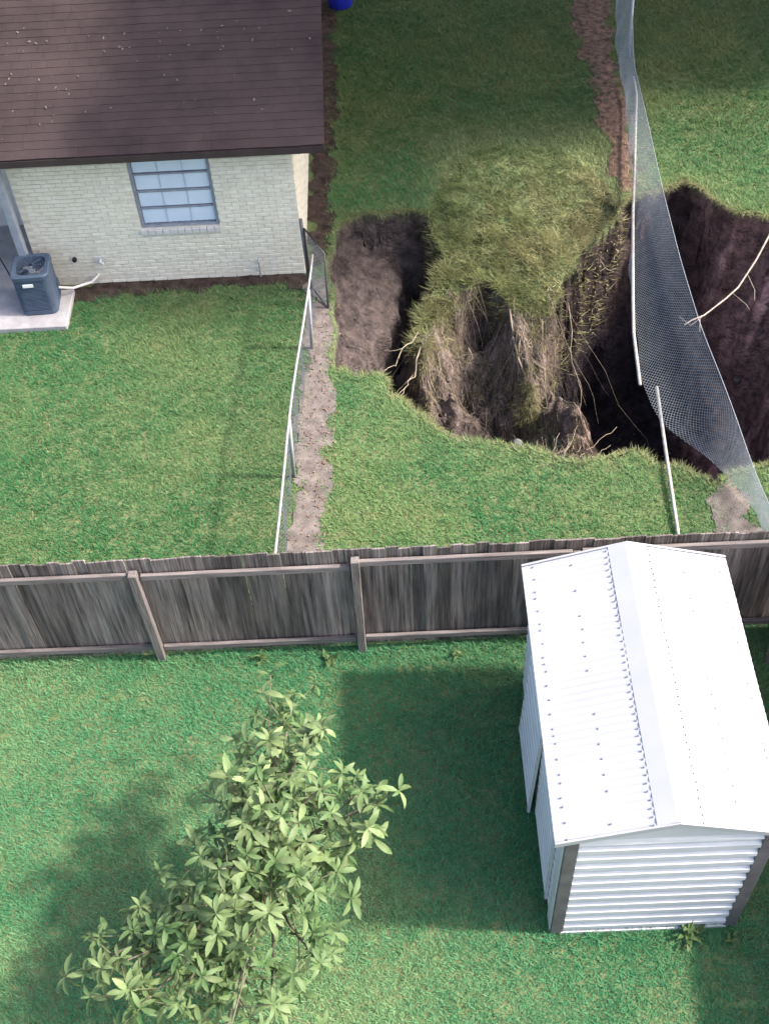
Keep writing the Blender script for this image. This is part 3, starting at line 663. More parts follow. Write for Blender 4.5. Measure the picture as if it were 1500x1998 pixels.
for yy in (RF - .004, RB + .004):
    for xa, xb in ((RL, RM), (RR, RM)):
        b = MB(); s_ = -.022 if yy < 6 else .022
        b.add([(xa, yy, REZ - .05), (xb, yy, RRZ - .05), (xb, yy, RRZ + .012), (xa, yy, REZ + .012), (xa, yy + s_, REZ - .05), (xb, yy + s_, RRZ - .05), (xb, yy + s_, RRZ + .012), (xa, yy + s_, REZ + .012)],
              [(0, 1, 2, 3), (7, 6, 5, 4), (0, 4, 5, 1), (3, 2, 6, 7), (0, 3, 7, 4)]); sp(b.build('rake_trim', M['shed_white'] if yy > 6 else M['shed_white']))
        b = MB(); yb = yy + (.03 if yy < 6 else -.03); b.add([(xa + (.06 if xa < 2 else -.06), yb - .02, REZ - .10), (xb, yb - .02, RRZ - .10), (xb, yb - .02, RRZ - .03), (xa + (.06 if xa < 2 else -.06), yb - .02, REZ - .03)], [(0, 1, 2, 3)]); sp(b.build('gable_rail', M['shed_grey']))
sm = MB(); n = 8
sm.v = [(.010 * math.cos(2 * math.pi * k / n), .010 * math.sin(2 * math.pi * k / n), 0) for k in range(n)] + [(.008 * math.cos(2 * math.pi * k / n), .008 * math.sin(2 * math.pi * k / n), .007) for k in range(n)] + [(0, 0, .009)]
sm.f = [(k, (k + 1) % n, n + (k + 1) % n, n + k) for k in range(n)] + [(n + k, n + (k + 1) % n, 2 * n) for k in range(n)]
screw_me = sm.mesh('screw'); screw_me.materials.append(M['screw'])
for s_ in (1, -1):
    for t_, every, off_ in ((.10, 1, 0), (.47, 2, 1), (.795, 1, 0)):
        k = off_
        while RF + k * per < RB - .02:
            if not (t_ == .47 and random.random() < .12):
                x = RL + (RM - RL) * t_; x = x if s_ > 0 else RL + RR - x
                o = link('screw', screw_me); sp(o); o.location = (x + random.uniform(-.008, .008), RF + k * per + random.uniform(-.006, .006), REZ + (RRZ - REZ) * t_ + .012 + (.006 if t_ > .7 else 0)); o.rotation_euler.y = -s_ * math.atan(sl_)
            k += (2 if t_ == .10 and random.random() < .45 else 1) * every if t_ != .795 else 1

# ------------------------------------------------------------------ chain link
def chain(S, nu, nv, r, name, m, parent=None):
    """diamond wire on the surface S(u,v), nu x nv cells; each wire is a thin three sided tube"""
    Vv = []; Ff = []
    def strand(pts):
        b0 = len(Vv); 
        for i, p in enumerate(pts):
            t_ = (pts[min(i + 1, len(pts) - 1)] - pts[max(i - 1, 0)]).normalized(); x = t_.orthogonal().normalized(); y = t_.cross(x)
            for k in range(3):
                q = 2.0944 * k; Vv.append(tuple(p + x * (r * math.cos(q)) + y * (r * math.sin(q))))
        for i in range(len(pts) - 1):
            for k in range(3): Ff.append((b0 + 3 * i + k, b0 + 3 * i + (k + 1) % 3, b0 + 3 * i + 3 + (k + 1) % 3, b0 + 3 * i + 3 + k))
    for s_ in (1, -1):
        for k in range(-nv, nu + 1) if s_ > 0 else range(0, nu + nv + 1):
            pts = [S((k + s_ * j) / nu, j / nv) for j in range(nv + 1) if 0 <= k + s_ * j <= nu]
            if len(pts) > 1: strand(pts)
    me = np_mesh(name, np.array(Vv), np.array(Ff)); return link(name, me, m, parent)

# standing fence beside the dirt path
lf = empty('chain_link_fence', (-1.5, 8.1, 0)); tag(lf, 'low standing chain link fence with pale top rail beside the dirt path', 'fence')
def lp(o, p_, loc): o.parent = p_; o.matrix_parent_inverse = Matrix.Translation((-loc[0], -loc[1], -loc[2])); return o
LFL = (-1.5, 8.1, 0)
def lfx(y): return -1.20 - .0690 * (13.06 - y) - .02 * math.sin(y * 1.3)
chain(lambda u, v_: Vector((lfx(8.1 + 5.6 * u) - .06 * (1 - v_) + .015 * math.sin(u * 40), 8.1 + 5.6 * u, .02 + 1.08 * v_ - .02 * math.sin(u * 9))), 80, 16, .0012, 'wire_mesh', M['wire_old']); lp(bpy.context.scene.objects['wire_mesh'], lf, LFL)
b = MB(); b.tube([(lfx(y), y, 1.11 + .006 * math.sin(y * 3)) for y in np.linspace(8.0, 13.75, 14)], .016, 8); lp(b.build('top_rail', M['rail'], smooth=True), lf, LFL)
for y in (8.15, 10.55, 13.0):
    b = MB(); b.tube([(lfx(y) - .05, y, -.1), (lfx(y), y, 1.10)], .024, 8); lp(b.build('post', M['galv'], smooth=True), lf, LFL)
# gate hanging from the corner post by the house
GL = (-1.27, 14.28, 0); gate = empty('garden_gate', GL); tag(gate, 'narrow grey tube gate leaning by the corner of the brick house', 'gate')
A0, A1 = Vector((-1.27, 14.28, -.05)), Vector((-1.30, 14.32, 1.30))
b = MB(); b.tube([A0, A1], .027, 8); lp(b.build('gate_post', M['rust_pipe'], smooth=True), gate, GL)
q = [Vector((-1.24, 14.25, .10)), Vector((-1.00, 13.86, .02)), Vector((-.98, 13.90, 1.0)), Vector((-1.26, 14.28, 1.16))]
b = MB(); b.tube([q[0], q[1], q[2], q[3], q[0]], .017, 8); lp(b.build('gate_frame', M['rust_pipe'], smooth=True), gate, GL)
o = chain(lambda u, v_: q[0].lerp(q[1], u).lerp(q[3].lerp(q[2], u), v_), 9, 17, .002, 'gate_mesh', M['wire']); lp(o, gate, GL)

# sagging fence over the sinkhole: top edge keeps the fence line, foot swung left with its fallen rail
def curve(tab):
    ys = np.array([p[0] for p in tab]); A = np.array([p[1:] for p in tab]); o_ = np.argsort(ys); ys = ys[o_]; A = A[o_]
    def f_(y):
        v0 = [np.interp(y + d_, ys, A[:, k]) for k in range(A.shape[1]) for d_ in (0,)]
        sm_ = [np.mean([np.interp(y + d_, ys, A[:, k]) for d_ in (-.35, -.18, 0, .18, .35)]) for k in range(A.shape[1])]
        return sm_
    return f_
LC = curve([(25, 4.62, .25), (22.1, 4.40, .25), (19.8, 4.18, .25), (18.5, 4.08, .15), (16.7, 3.95, .15), (14.54, 3.60, .15), (12.74, 3.36, .15), (11.86, 3.32, .15), (11.13, 3.47, .15), (10.54, 3.91, .15), (10.13, 4.19, .10), (9.6, 4.37, .06), (9.19, 4.42, .05), (7.9, 4.46, .05)])
RC = curve([(25, 4.7, 1.1), (21.4, 4.50, 1.05), (20.2, 4.38, 1.0), (18.84, 4.22, .8), (17.16, 4.18, .8), (15.39, 4.11, .8), (13.69, 4.08, .8), (12.18, 4.10, .8), (10.91, 4.20, .8), (10.28, 4.23, .8), (9.52, 4.26, .8), (9.07, 4.31, .82), (7.9, 4.40, .95)])
SL3 = (4.45, 7.95, 0); sf = empty('collapsed_fence', SL3); tag(sf, 'collapsed chain link fence sagging across the open sinkhole', 'fence')
Y0_, Y1_ = 8.0, 25.0
def SF(u, v_):
    y = Y0_ + (Y1_ - Y0_) * u; l = LC(y); r_ = RC(y)
    belly = math.sin(math.pi * v_) * .12 * math.exp(-((y - 13) / 3) ** 2)
    wv = .03 * math.sin(y * 2.1 + v_ * 2) + .015 * math.sin(y * 6.1)
    return Vector((l[0] + (r_[0] - l[0]) * v_ + wv * (1 - v_) + belly * .4, y + .05 * math.sin(v_ * 3 + y), l[1] + (r_[1] - l[1]) * v_ - belly))
lp(chain(SF, 300, 19, .0022, 'wire_mesh', M['wire']), sf, SL3)
b = MB(); b.tube([SF(u, 1) for u in np.linspace(0, 1, 90)], .005, 5); lp(b.build('tension_wire', M['galv'], smooth=True), sf, SL3)
b = MB(); b.tube([(4.33, 19.2, .30), (4.31, 18.7, .27), (3.95, 16.58, .25), (3.76, 15.5, .25), (3.59, 14.41, .25), (3.45, 13.5, .25), (3.345, 12.75, .25), (3.33, 12.55, .25), (3.28, 11.74, .22)], .024, 8); lp(b.build('rail', M['rail'], smooth=True), sf, SL3)
b = MB(); b.tube([(4.45, 20.3, -.1), (4.40, 20.3, 1.12)], .026, 8); lp(b.build('post', M['galv'], smooth=True), sf, SL3)
b = MB(); b.tube([(4.58, 22.9, -.1), (4.56, 22.9, 1.12)], .026, 8); lp(b.build('post', M['galv'], smooth=True), sf, SL3)
b = MB(); b.tube([(4.42, 8.15, -.1), (4.40, 8.15, 1.0)], .026, 8); lp(b.build('post', M['galv'], smooth=True), sf, SL3)
b = MB(); b.tube([(4.38, 20.3, 1.12), (4.56, 22.9, 1.12), (4.75, 26, 1.12)], .02, 8); lp(b.build('rail', M['galv'], smooth=True), sf, SL3)
b = MB(); b.tube([(3.51, 11.73, .17), (3.45, 10.57, .10), (3.38, 9.24, .06), (3.33, 8.15, .05)], .024, 8); tag(b.build('fallen_rail', M['rail'], smooth=True), 'pale fallen fence rail lying on the grass and jutting over the sinkhole', 'rail')

# ------------------------------------------------------------------ roots, branch, clods
def wob(p0, p1, n, amp, sag=0, seed=0):
    p0, p1 = Vector(p0), Vector(p1); out = []
    for i in range(n + 1):
        t_ = i / n; p_ = p0.lerp(p1, t_); e = math.sin(math.pi * t_)
        nv = mnoise.noise_vector(Vector((seed * 3.7 + t_ * 3, seed * 1.3, t_ * 2))); out.append(p_ + nv * amp * e + Vector((0, 0, -sag * e)))
    return out
def zs(x, y):
    return float(zgrid(np.array([x]), np.array([y]))[0])
foot = [(.28, 14.12), (.45, 14.2), (.75, 14.7), (.95, 14.95), (1.45, 14.95), (1.9, 14.6), (2.3, 14.45), (2.7, 14.75)]
hr = MB(); fine = MB()
for i in range(170):
    t_ = random.uniform(0, len(foot) - 1.001); k = int(t_); f_ = t_ - k
    x = foot[k][0] + (foot[k + 1][0] - foot[k][0]) * f_ + random.gauss(0, .04); y = foot[k][1] + (foot[k + 1][1] - foot[k][1]) * f_ + random.gauss(.03, .05)
    L_ = random.uniform(.25, 1.0) if random.random() < .7 else random.uniform(1.0, 2.0); pts = []; dx = random.gauss(.10, .45); r0 = random.uniform(.0025, .006)
    if random.random() < .07: r0 *= 2.2
    n = 9
    for j in range(n + 1):
        s_ = j / n * L_; xx = x + dx * s_ + .05 * math.sin(i + s_ * 7) * s_; yy = y - s_ * .72
        z_ = max(zs(xx, yy) + .03 + .03 * math.sin(j * 1.7 + i), zs(x, y) - s_ * 1.25); pts.append((xx, yy, z_ if j else z_ + .02))
    (hr if random.random() < .45 else fine).tube(pts, [r0 * (1 - .7 * j / n) for j in range(n + 1)], 4, cap=False)
tag(hr.build('hanging_roots', M['root'], smooth=True), 'pale tangled roots hanging down the torn soil face', 'roots', kind='stuff')
tag(fine.build('hanging_roots', M['root_dark'], smooth=True), 'brown fibrous roots hanging down the torn soil face', 'roots', kind='stuff')
def root(pts, r, label, m='root', forks=2):
    n = len(pts); b = MB(); b.tube(pts, [r * (1 - .7 * i / (n - 1)) for i in range(n)], 6); o = tag(b.build('root', M[m], smooth=True), label, 'root')
    for k in range(forks):
        i = random.randint(2, n - 3); a = Vector(pts[i]); d = (Vector(pts[i + 1]) - a).normalized() + Vector((random.gauss(0, .6), random.gauss(0, .4), random.gauss(-.2, .3)))
        MB().tube(wob(a, a + d * random.uniform(.2, .45), 5, .06, 0, k + r * 900), [r * .5 * (1 - .15 * j) for j in range(6)], 5).build('side_root', M[m], o, smooth=True)
def on_face(P, n, lift, seed, amp=.07):
    out = []
    for i in range(n + 1):
        t_ = i / n * (len(P) - 1); k = min(int(t_), len(P) - 2); f_ = t_ - k; x = P[k][0] + (P[k + 1][0] - P[k][0]) * f_; y = P[k][1] + (P[k + 1][1] - P[k][1]) * f_
        nv = mnoise.noise_vector(Vector((seed * 2.3, t_ * 2.1, seed))); x += nv.x * amp * 2; y += nv.y * amp; out.append((x, y, zs(x, y) + lift + .05 * abs(nv.z)))
    return out
root(wob((.33, 14.15, -.82), (-.28, 12.45, -.05), 10, .16, .10, 1), .012, 'pale root bridging from the slumped turf to the near left rim, upper one', forks=3)
root(wob((.36, 14.0, -1.0), (-.02, 12.1, -.12), 10, .18, .14, 2), .014, 'pale root bridging from the slumped turf to the near rim, lower one', forks=3)
root(wob((2.74, 14.7, -.85), (2.92, 12.9, -2.3), 12, .16, 0, 3), .008, 'thin long root dangling into the dark right pit', forks=1)
root(wob((2.30, 14.4, -.9), (2.35, 13.1, -2.2), 10, .12, 0, 4), .008, 'straight root hanging left of the dangling thin root', forks=1)
root(on_face([(1.85, 14.5), (2.0, 13.6), (2.2, 12.6), (2.42, 11.9)], 16, .06, 5), .017, 'thick pale root running down to the soil mound', forks=4)
root(on_face([(1.35, 14.7), (1.5, 13.9), (1.75, 13.2)], 12, .05, 6), .010, 'branching pale root in the middle of the torn soil face', 'root_dark', forks=4)
root(wob((3.3, 15.35, -.55), (3.6, 15.2, -.7), 6, .05, .08, 8), .008, 'short root curling out of the far bank beside the wire fence', forks=0)
# straw coloured root ridges and hanging turf on the face
rr_ = MB(); rd_ = MB()
for P, cnt, sg in ((RIDGE_A, 150, .10), (RIDGE_B, 260, .12), ([(.7, 14.7), (.75, 13.9), (.9, 13.1)], 45, .22), ([(1.4, 14.9), (1.35, 14.2), (1.5, 13.3)], 50, .25)):
    for i in range(cnt):
        t0 = random.uniform(0, .75); L_ = random.uniform(.12, .35); pts = []; ox = random.gauss(0, sg); dr = random.gauss(.0, .18); ph = random.uniform(0, 6.28)
        for j in range(7):
            t_ = min(1, t0 + L_ * j / 6) * (len(P) - 1); k = min(int(t_), len(P) - 2); f_ = t_ - k
            x = P[k][0] + (P[k + 1][0] - P[k][0]) * f_ + ox + dr * j / 3 + .025 * math.sin(j * 1.4 + ph); y = P[k][1] + (P[k + 1][1] - P[k][1]) * f_ + .03 * math.sin(j + ph)
            pts.append((x, y, zs(x, y) + .02 + .05 * abs(math.sin(j * .9 + ph))))
        r0 = random.uniform(.0025, .006); (rr_ if random.random() < .6 else rd_).tube(pts, [r0 * (1 - .1 * j) for j in range(7)], 4, cap=False)
tag(rr_.build('root_ridge', M['root'], smooth=True), 'straw coloured root strands matted along the ridges of the torn face', 'roots', kind='stuff')
tag(rd_.build('root_ridge', M['root_dark'], smooth=True), 'dark root strands matted along the ridges of the torn face', 'roots', kind='stuff')
n = 9000; tt = rng.random(n); P = np.array(RIDGE_B); kk = np.minimum((tt * 3).astype(int), 2); ff = (tt * 3 - kk)[:, None]; q_ = P[kk] * (1 - ff) + P[kk + 1] * ff
n2_ = 3500; P2 = np.array(RIDGE_A); t2 = rng.random(n2_) * .9; k2 = np.minimum((t2 * 2).astype(int), 1); f2 = (t2 * 2 - k2)[:, None]; q2_ = P2[k2] * (1 - f2) + P2[k2 + 1] * f2
n3_ = 9000; q3_ = np.stack([rng.random(n3_) * 2.3 + .35, 14.85 - np.abs(rng.normal(0, .38, n3_))], -1)
xy = np.concatenate([q3_, q_ + rng.normal(0, 1, (n, 2)) * np.array([.11, .1]), q2_ + rng.normal(0, 1, (n2_, 2)) * np.array([.10, .1])])
k = fbm(xy[:, 0], xy[:, 1], 5, 2) > .50; xy = xy[k]; x, y = xy[:, 0], xy[:, 1]; z = zgrid(x, y)
blades('hanging_turf', x, y, z, .06 + .12 * rng.random(len(x)), .006 + .006 * rng.random(len(x)), 1.0 + .8 * rng.random(len(x)), lawn_tint(x, y, C(.16, .15, .07), C(.36, .31, .17), .4), 'straw coloured turf scraps hanging on the torn soil face', rng.normal(-math.pi / 2, .7, len(x)))
tk = MB()
for i in range(46):
    x, y = random.uniform(.35, 2.5), random.uniform(13.6, 14.9); a = random.gauss(-1.45, .75); L_ = random.uniform(.5, 1.5); r0 = random.uniform(.006, .013)
    tk.tube(on_face([(x, y), (x + .5 * L_ * math.cos(a), y + .5 * L_ * math.sin(a)), (x + L_ * math.cos(a + .5), y + L_ * math.sin(a + .5) * .8)], 11, .03, i * 1.7, .10), [r0 * (1 - .075 * j) for j in range(12)], 5, cap=False)
tag(tk.build('tangled_roots', M['root'], smooth=True), 'thicker tangled roots fanning diagonally over the torn soil face', 'roots', kind='stuff')
# fibrous mound by the near rim
fm = MB()
for i in range(420):
    a = random.uniform(0, 6.28); rr = abs(random.gauss(0, .5)); x = 2.58 + rr * math.cos(a) * .8; y = 12.45 + rr * math.sin(a) * 1.5
    dx, dy = random.gauss(.15, .2), random.gauss(-.35, .2); pts = []
    for j in range(5):
        s_ = j / 4; xx, yy = x + dx * s_, y + dy * s_; pts.append((xx, yy, zs(xx, yy) + .02 + .05 * math.sin(s_ * 3 + i)))
    fm.tube(pts, [.0045 * (1 - .5 * j / 4) for j in range(5)], 3, cap=False)
tag(fm.build('root_mat', M['root_dark']), 'matted brown roots over the soil mound at the near rim', 'roots', kind='stuff')
# dry roots spilling over the rim in front of the mound
fm = MB()
for i in range(90):
    x = random.gauss(2.12, .18); y = 10.62 + random.gauss(0, .1); pts = wob((x, y - .1, .02), (x + random.gauss(-.02, .2), y + random.uniform(.15, .6), random.uniform(-.05, -.5)), 5, .08, 0, i)
    fm.tube(pts, .004, 3, cap=False)
tag(fm.build('rim_roots', M['root']), 'dry pale roots spilling over the near rim', 'roots', kind='stuff')
b = MB(); main = [(5.95, 15.3, .03), (5.82, 15.05, .02), (5.5, 14.5, .0), (5.1, 13.89, .0), (4.85, 13.6, .05), (4.43, 13.15, .15), (4.2, 12.95, .25), (4.06, 12.8, .3)]
b.tube(main, [.017, .016, .015, .014, .013, .012, .01, .007], 7); br = b.build('fallen_branch', M['branch'], smooth=True); tag(br, 'bare pale branch leaning from the right bank onto the sagging wire', 'branch')
for pts, r_ in (([(5.3, 14.15, .0), (5.38, 13.95, -.12), (5.36, 13.8, -.2)], .006), ([(4.98, 13.75, .02), (5.16, 13.55, -.05), (5.2, 13.5, -.1)], .005), ([(4.4, 13.12, .16), (4.22, 13.0, .1), (4.05, 13.1, .2)], .007), ([(4.35, 13.08, .18), (4.3, 12.8, .15)], .007)):
    MB().tube(pts, r_, 5).build('twig', M['branch'], br, smooth=True)
# clods and stones on the pit floor
cm = MB()
for i in range(270):
    if i < 150: x, y = random.uniform(4.0, 6.3), random.uniform(11.5, 15.3)
    elif i < 280: x, y = random.gauss(1.3, .7), random.gauss(13.2, .6)
    else: x, y = random.uniform(-.9, .5), random.uniform(12.9, 15.9)
    if float(hole_d(np.array([x]), np.array([y]))[0]) < .12 or (sdist(np.array([x]), np.array([y]), TONGUE)[0] > 0): continue
    r_ = random.uniform(.012, .05) * (1.8 if random.random() < .12 else 1); z = zs(x, y); q_ = bmesh.new(); bmesh.ops.create_icosphere(q_, subdivisions=1, radius=r_)
    cm.add([(x + v_.co.x * random.uniform(.7, 1.3), y + v_.co.y * random.uniform(.7, 1.3), z + r_ * .3 + v_.co.z * random.uniform(.6, 1.1)) for v_ in q_.verts], [[v_.index for v_ in f_.verts] for f_ in q_.faces]); q_.free()
o = cm.build('soil_clods', M['dirt']); o.data.materials[0] = mat('clod', (.06, .046, .04), (.13, .10, .088), rough=.95, scale=3); tag(o, 'loose soil clods scattered inside the sinkhole', 'soil', kind='stuff')
q_ = bmesh.new(); bmesh.ops.create_icosphere(q_, subdivisions=3, radius=.11); 
for v_ in q_.verts: v_.co *= 1 + .35 * mnoise.noise(v_.co * 9); v_.co.z *= 1.3
me = bpy.data.meshes.new('stone'); q_.to_mesh(me); q_.free(); st = link('stone', me, M['rock']); st.location = (1.66, 11.75, -.95); tag(st, 'pale grey stone lodged under the near rim of the sinkhole', 'stone')

# ------------------------------------------------------------------ young large leaved tree
TB = Vector((-1.45, 4.55, 0)); tree = empty('young_tree', TB); tag(tree, 'young tree with whorls of large light green leaves on the near lawn', 'tree')
def tp(o): o.parent = tree; o.matrix_parent_inverse = Matrix.Translation(-TB); return o
tr = [TB, TB + Vector((.02, .05, .5)), TB + Vector((-.03, .12, 1.0)), TB + Vector((.03, .3, 1.6)), TB + Vector((.06, .65, 2.2))]
b = MB(); b.tube(tr, [.05, .042, .036, .028, .016], 8); tp(b.build('trunk', M['bark'], smooth=True))
# limbs: foot height on the trunk, tip
limbs = [((.85), (-1.38, 6.3, 1.95)), (.9, (-1.15, 6.1, 1.9)), (.7, (-2.85, 3.75, 1.5)), (.7, (-2.65, 3.65, 1.65)), (.75, (-2.45, 3.35, 1.5)), (1.0, (-1.2, 4.6, 2.4)), (1.0, (-1.0, 4.5, 2.1)), (1.1, (-1.55, 4.95, 2.3)), (.7, (-2.75, 3.45, 1.45)), (.8, (-2.6, 4.0, 1.4)), (1.1, (-.38, 4.85, 2.05)), (1.5, (-1.15, 5.75, 2.15)), (1.7, (-.95, 5.35, 2.35)), (1.1, (-.55, 5.0, 1.95)), (.9, (-.45, 4.72, 1.80)), (1.3, (-.85, 4.9, 2.3)), (1.9, (-1.35, 4.9, 2.6)), (1.2, (-1.75, 4.9, 2.1)),
         (1.0, (-1.95, 4.6, 1.9)), (.8, (-2.25, 4.2, 1.6)), (.7, (-2.85, 3.85, 1.35)), (.75, (-2.55, 3.6, 1.5)), (1.4, (-1.7, 4.2, 2.3)), (1.0, (-1.3, 3.9, 2.1)), (.9, (-.95, 4.2, 1.8)), (.8, (-1.0, 3.75, 1.5)),
         (.8, (-1.6, 3.4, 1.6)), (.7, (-1.95, 3.1, 1.4)), (.7, (-1.35, 3.1, 1.3)), (.9, (-2.0, 3.75, 1.9)), (1.6, (-1.55, 5.3, 2.2)), (1.0, (-1.75, 2.75, 1.5)),
         (1.3, (-1.45, 4.55, 2.35)), (1.2, (-1.25, 4.3, 2.2)), (1.1, (-1.75, 4.45, 1.9)), (1.0, (-1.6, 3.9, 1.85)), (.8, (-2.3, 3.9, 1.75)), (.7, (-2.1, 3.35, 1.6)), (1.2, (-1.2, 5.2, 2.0)), (.9, (-1.6, 3.0, 1.9)), (1.0, (-1.9, 4.0, 2.0))]
def trunk_at(z):
    for a, b2 in zip(tr[:-1], tr[1:]):
        if a.z <= z <= b2.z: return a.lerp(b2, (z - a.z) / (b2.z - a.z))
    return tr[-1]
lv = MB(); NL = 6; Lh = 1.0
def leaf_shape():
    prof = [(0, .0), (.12, .05), (.3, .115), (.55, .145), (.78, .115), (.92, .055), (1.0, .0)]; mb = MB()
    for s_, w_ in prof: zz = .10 * math.sin(s_ * 2.6) - .22 * s_ * s_; mb.v += [(s_, -w_, zz + w_ * .25), (s_, 0, zz), (s_, w_, zz + w_ * .25)]
    for i in range(len(prof) - 1):
        a = i * 3; mb.f += [(a, a + 3, a + 4, a + 1), (a + 1, a + 4, a + 5, a + 2)]
    return mb
lsh = leaf_shape(); leaf_me = lsh.mesh('leaf', True); leaf_me.materials.append(M['leaf'])
allw = []
for fz, tip in limbs:
    tip = Vector(tip); a = trunk_at(fz); mid = a.lerp(tip, .5) + Vector((random.gauss(0, .08), random.gauss(0, .08), .08 - .10))
    b = MB(); path = [a, a.lerp(mid, .5) + Vector((0, 0, -.02)), mid, mid.lerp(tip, .5) + Vector((0, 0, .04)), tip]; b.tube(path, [.022, .018, .014, .010, .006], 6)
    limb = tp(b.build('branch', M['bark'], smooth=True)); allw.append((tip, (tip - mid).normalized(), 1.0))
    nb = random.choice([7, 8, 9])
    for k in range(nb):
        f_ = random.uniform(.0, .95); o_ = mid.lerp(tip, f_); d = Vector((random.gauss(0, 1), random.gauss(0, 1), random.gauss(.35, .6))).normalized(); e = o_ + d * random.uniform(.12, .45)
        b = MB(); b.tube([o_, o_.lerp(e, .5) + Vector((0, 0, -.01)), e], [.008, .006, .005], 5); tw = b.build('twig', M['twig'], limb, smooth=True)
        allw.append((e, (d + Vector((0, 0, .5))).normalized(), random.uniform(.75, 1.05)))
mats_l = []
for e, d, sc_ in allw:
    d = (d + Vector((0, 0, .6))).normalized(); X = d.orthogonal().normalized(); Y = d.cross(X); n = random.randint(5, 11); ph = random.uniform(0, 6.28)
    for k in range(n):
        a = ph + k * 2.399; el = random.gauss(.1, .45); h = (X * math.cos(a) + Y * math.sin(a)) * math.cos(el) + d * math.sin(el); L_ = random.triangular(.07, .24, .165) * sc_
        up = (d - h * d.dot(h)).normalized(); roll = random.gauss(0, .35); sidev = up.cross(h); up = (up * math.cos(roll) + sidev * math.sin(roll)).normalized(); sidev = up.cross(h)
        mats_l.append((L_, Matrix(((h.x * L_, sidev.x * L_, up.x * L_, e.x + d.x * .02 * k * .3), (h.y * L_, sidev.y * L_, up.y * L_, e.y + d.y * .02 * k * .3), (h.z * L_, sidev.z * L_, up.z * L_, e.z - .01 * (n - k) * .5), (0, 0, 0, 1)))))
mats_l.sort(key=lambda t_: -(t_[0] + .05 * t_[1][2][3])); lr = MB()
for i, (L_, mw) in enumerate(mats_l):
    if i < 300:
        o = link('leaf', leaf_me); o.parent = tree; o.matrix_parent_inverse = Matrix.Translation(-TB); o.matrix_basis = mw
    else: lr.add([mw @ Vector(v_) for v_ in lsh.v], lsh.f)
o = tp(lr.build('foliage', M['leaf_stuff'], smooth=True)); o['kind'] = 'stuff'

# weeds at the foot of the shed and the board fence
def weed(loc, n, size, label):
    mb = MB()
    for i in range(n):
        a = random.uniform(0, 6.28); el = random.uniform(.2, 1.2); L_ = size * random.uniform(.5, 1.1); h = Vector((math.cos(a) * math.cos(el), math.sin(a) * math.cos(el), math.sin(el))); sd_ = h.cross(Vector((0, 0, 1))).normalized(); up = sd_.cross(h)
        o_ = Vector((random.gauss(0, size * .25), random.gauss(0, size * .2), random.uniform(0, size * .5)))
        mb.add([tuple(o_ + h * (v_[0] * L_) + sd_ * (v_[1] * L_) + up * (v_[2] * L_)) for v_ in lsh.v], lsh.f)
    o = mb.build('weed', M['leaf_stuff'], smooth=True); o.location = loc; tag(o, label, 'weed', 'weeds along the shed and fence')
weed((2.62, 4.30, 0), 26, .16, 'small leafy weed growing against the front wall of the white shed')
weed((3.02, 4.22, 0), 14, .11, 'low weed at the right front corner of the white shed')
weed((-1.75, 7.70, 0), 18, .12, 'low weed at the board fence between the two near posts')
weed((-.95, 7.66, 0), 22, .13, 'leafy weed just left of the middle fence post')
weed((.55, 7.68, 0), 16, .11, 'low weed at the board fence beside the shed shadow')

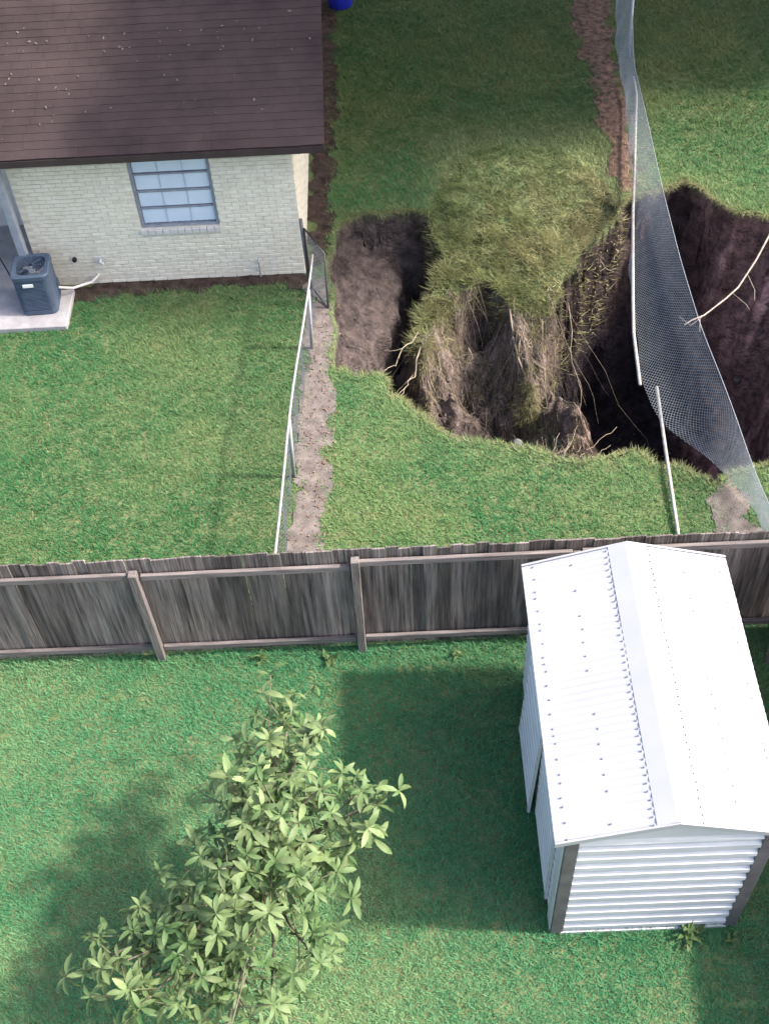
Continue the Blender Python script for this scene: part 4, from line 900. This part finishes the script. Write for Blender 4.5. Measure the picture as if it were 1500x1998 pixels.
# ------------------------------------------------------------------ shade trees out of view; the two behind are added to block sky light
def shade_tree(loc, fork, lobes, label):
    root_ = empty('shade_tree', loc); tag(root_, label, 'tree'); L0 = Vector(loc); fk = Vector(fork) - L0
    b = MB(); b.tube([(0, 0, -.2), (.05, 0, fk.z * .3), fk * .7, fk], [.42, .33, .28, .22], 12); b.build('trunk', M['bark'], root_, smooth=True)
    lim = MB(); Ps = []
    for c, rad, n in lobes:
        c = Vector(c) - L0; hub = c - Vector((0, 0, rad[2] * .5)); lim.tube([fk, fk.lerp(hub, .5) + Vector((0, 0, .5)), hub], [.2, .14, .09], 8); cl_ = []
        for i in range(30):
            v_ = Vector((random.gauss(0, 1), random.gauss(0, 1), random.gauss(0, 1))).normalized() * random.uniform(.35, 1); q_ = c + Vector((v_.x * rad[0], v_.y * rad[1], v_.z * rad[2])); cl_.append(tuple(q_))
            lim.tube([hub, hub.lerp(q_, .5) + Vector((0, 0, -.15)), q_], [.06, .035, .012], 5)
        K = np.array(cl_); Ps.append(K[rng.integers(0, len(K), n)] + rng.normal(0, 1, (n, 3)) * np.array([.55, .55, .42]))
    lim.build('branches', M['bark'], root_, smooth=True)
    P_ = np.concatenate(Ps); n = len(P_)
    a = rng.normal(0, 1, (n, 3)); a /= np.linalg.norm(a, axis=1)[:, None]; q2 = rng.normal(0, 1, (n, 3)); q2 = np.cross(a, q2); q2 /= np.linalg.norm(q2, axis=1)[:, None]
    s_ = (.08 + .08 * rng.random((n, 1))); V = np.empty((n * 4, 3)); V[0::4] = P_ - a * s_; V[1::4] = P_ + q2 * s_ * .5; V[2::4] = P_ + a * s_; V[3::4] = P_ - q2 * s_ * .5
    link('crown', np_mesh('crown', V, np.arange(n * 4).reshape(-1, 4)), M['oak'], root_)
    return root_
shade_tree((9.9, 20.6, 0), (9.6, 19.6, 6.2), [((8.4, 20.2, 8.8), (3.8, 3.4, 2.0), 140000), ((9.2, 15.4, 13.5), (3.6, 2.6, 1.6), 45000), ((2.6, 21.4, 7.6), (4.8, 3.0, 1.2), 130000)], 'tall spreading shade tree on the far lawn right of the sinkhole')  # crown shaped to shade lawn and roof; last lobe added to block sky
shade_tree((14.6, 22.4, 0), (14.4, 22.3, 5.5), [((14.2, 21.9, 8.4), (4.0, 3.4, 2.0), 120000)], 'leafy shade tree standing farthest right behind the lawn')

shade_tree((-3.5, 30.5, 0), (-3.4, 30.2, 5.0), [((-3.4, 29.8, 7.6), (4.0, 3.2, 2.8), 60000)], 'unseen leafy tree added behind the house to block sky light')  # this tree and the next are added unseen to dim the far lawn
shade_tree((4.2, 31.0, 0), (4.2, 30.6, 5.0), [((4.2, 29.9, 7.4), (4.2, 3.2, 2.8), 60000)], 'unseen leafy tree added beyond the wire fence line to block sky light')

# blue barrel beyond the house
bl = empty('blue_barrel', (-.80, 22.75, 0)); tag(bl, 'blue plastic barrel beyond the far corner of the house', 'barrel')
def lathe(prof, n=20):
    mb = MB()
    for r_, z in prof: mb.v += [(r_ * math.cos(2 * math.pi * k / n), r_ * math.sin(2 * math.pi * k / n), z) for k in range(n)]
    for i in range(len(prof) - 1): mb.f += [(i * n + k, i * n + (k + 1) % n, (i + 1) * n + (k + 1) % n, (i + 1) * n + k) for k in range(n)]
    mb.f.append(tuple(range(n))[::-1]); mb.f.append(tuple((len(prof) - 1) * n + k for k in range(n))); return mb
lathe([(.20, 0), (.24, .03), (.25, .25), (.262, .28), (.25, .31), (.255, .55), (.268, .58), (.255, .61), (.24, .85)]).build('body', M['blue'], bl, smooth=True)
lathe([(.25, .85), (.26, .86), (.26, .89), (.22, .90)]).build('lid', M['blue'], bl)
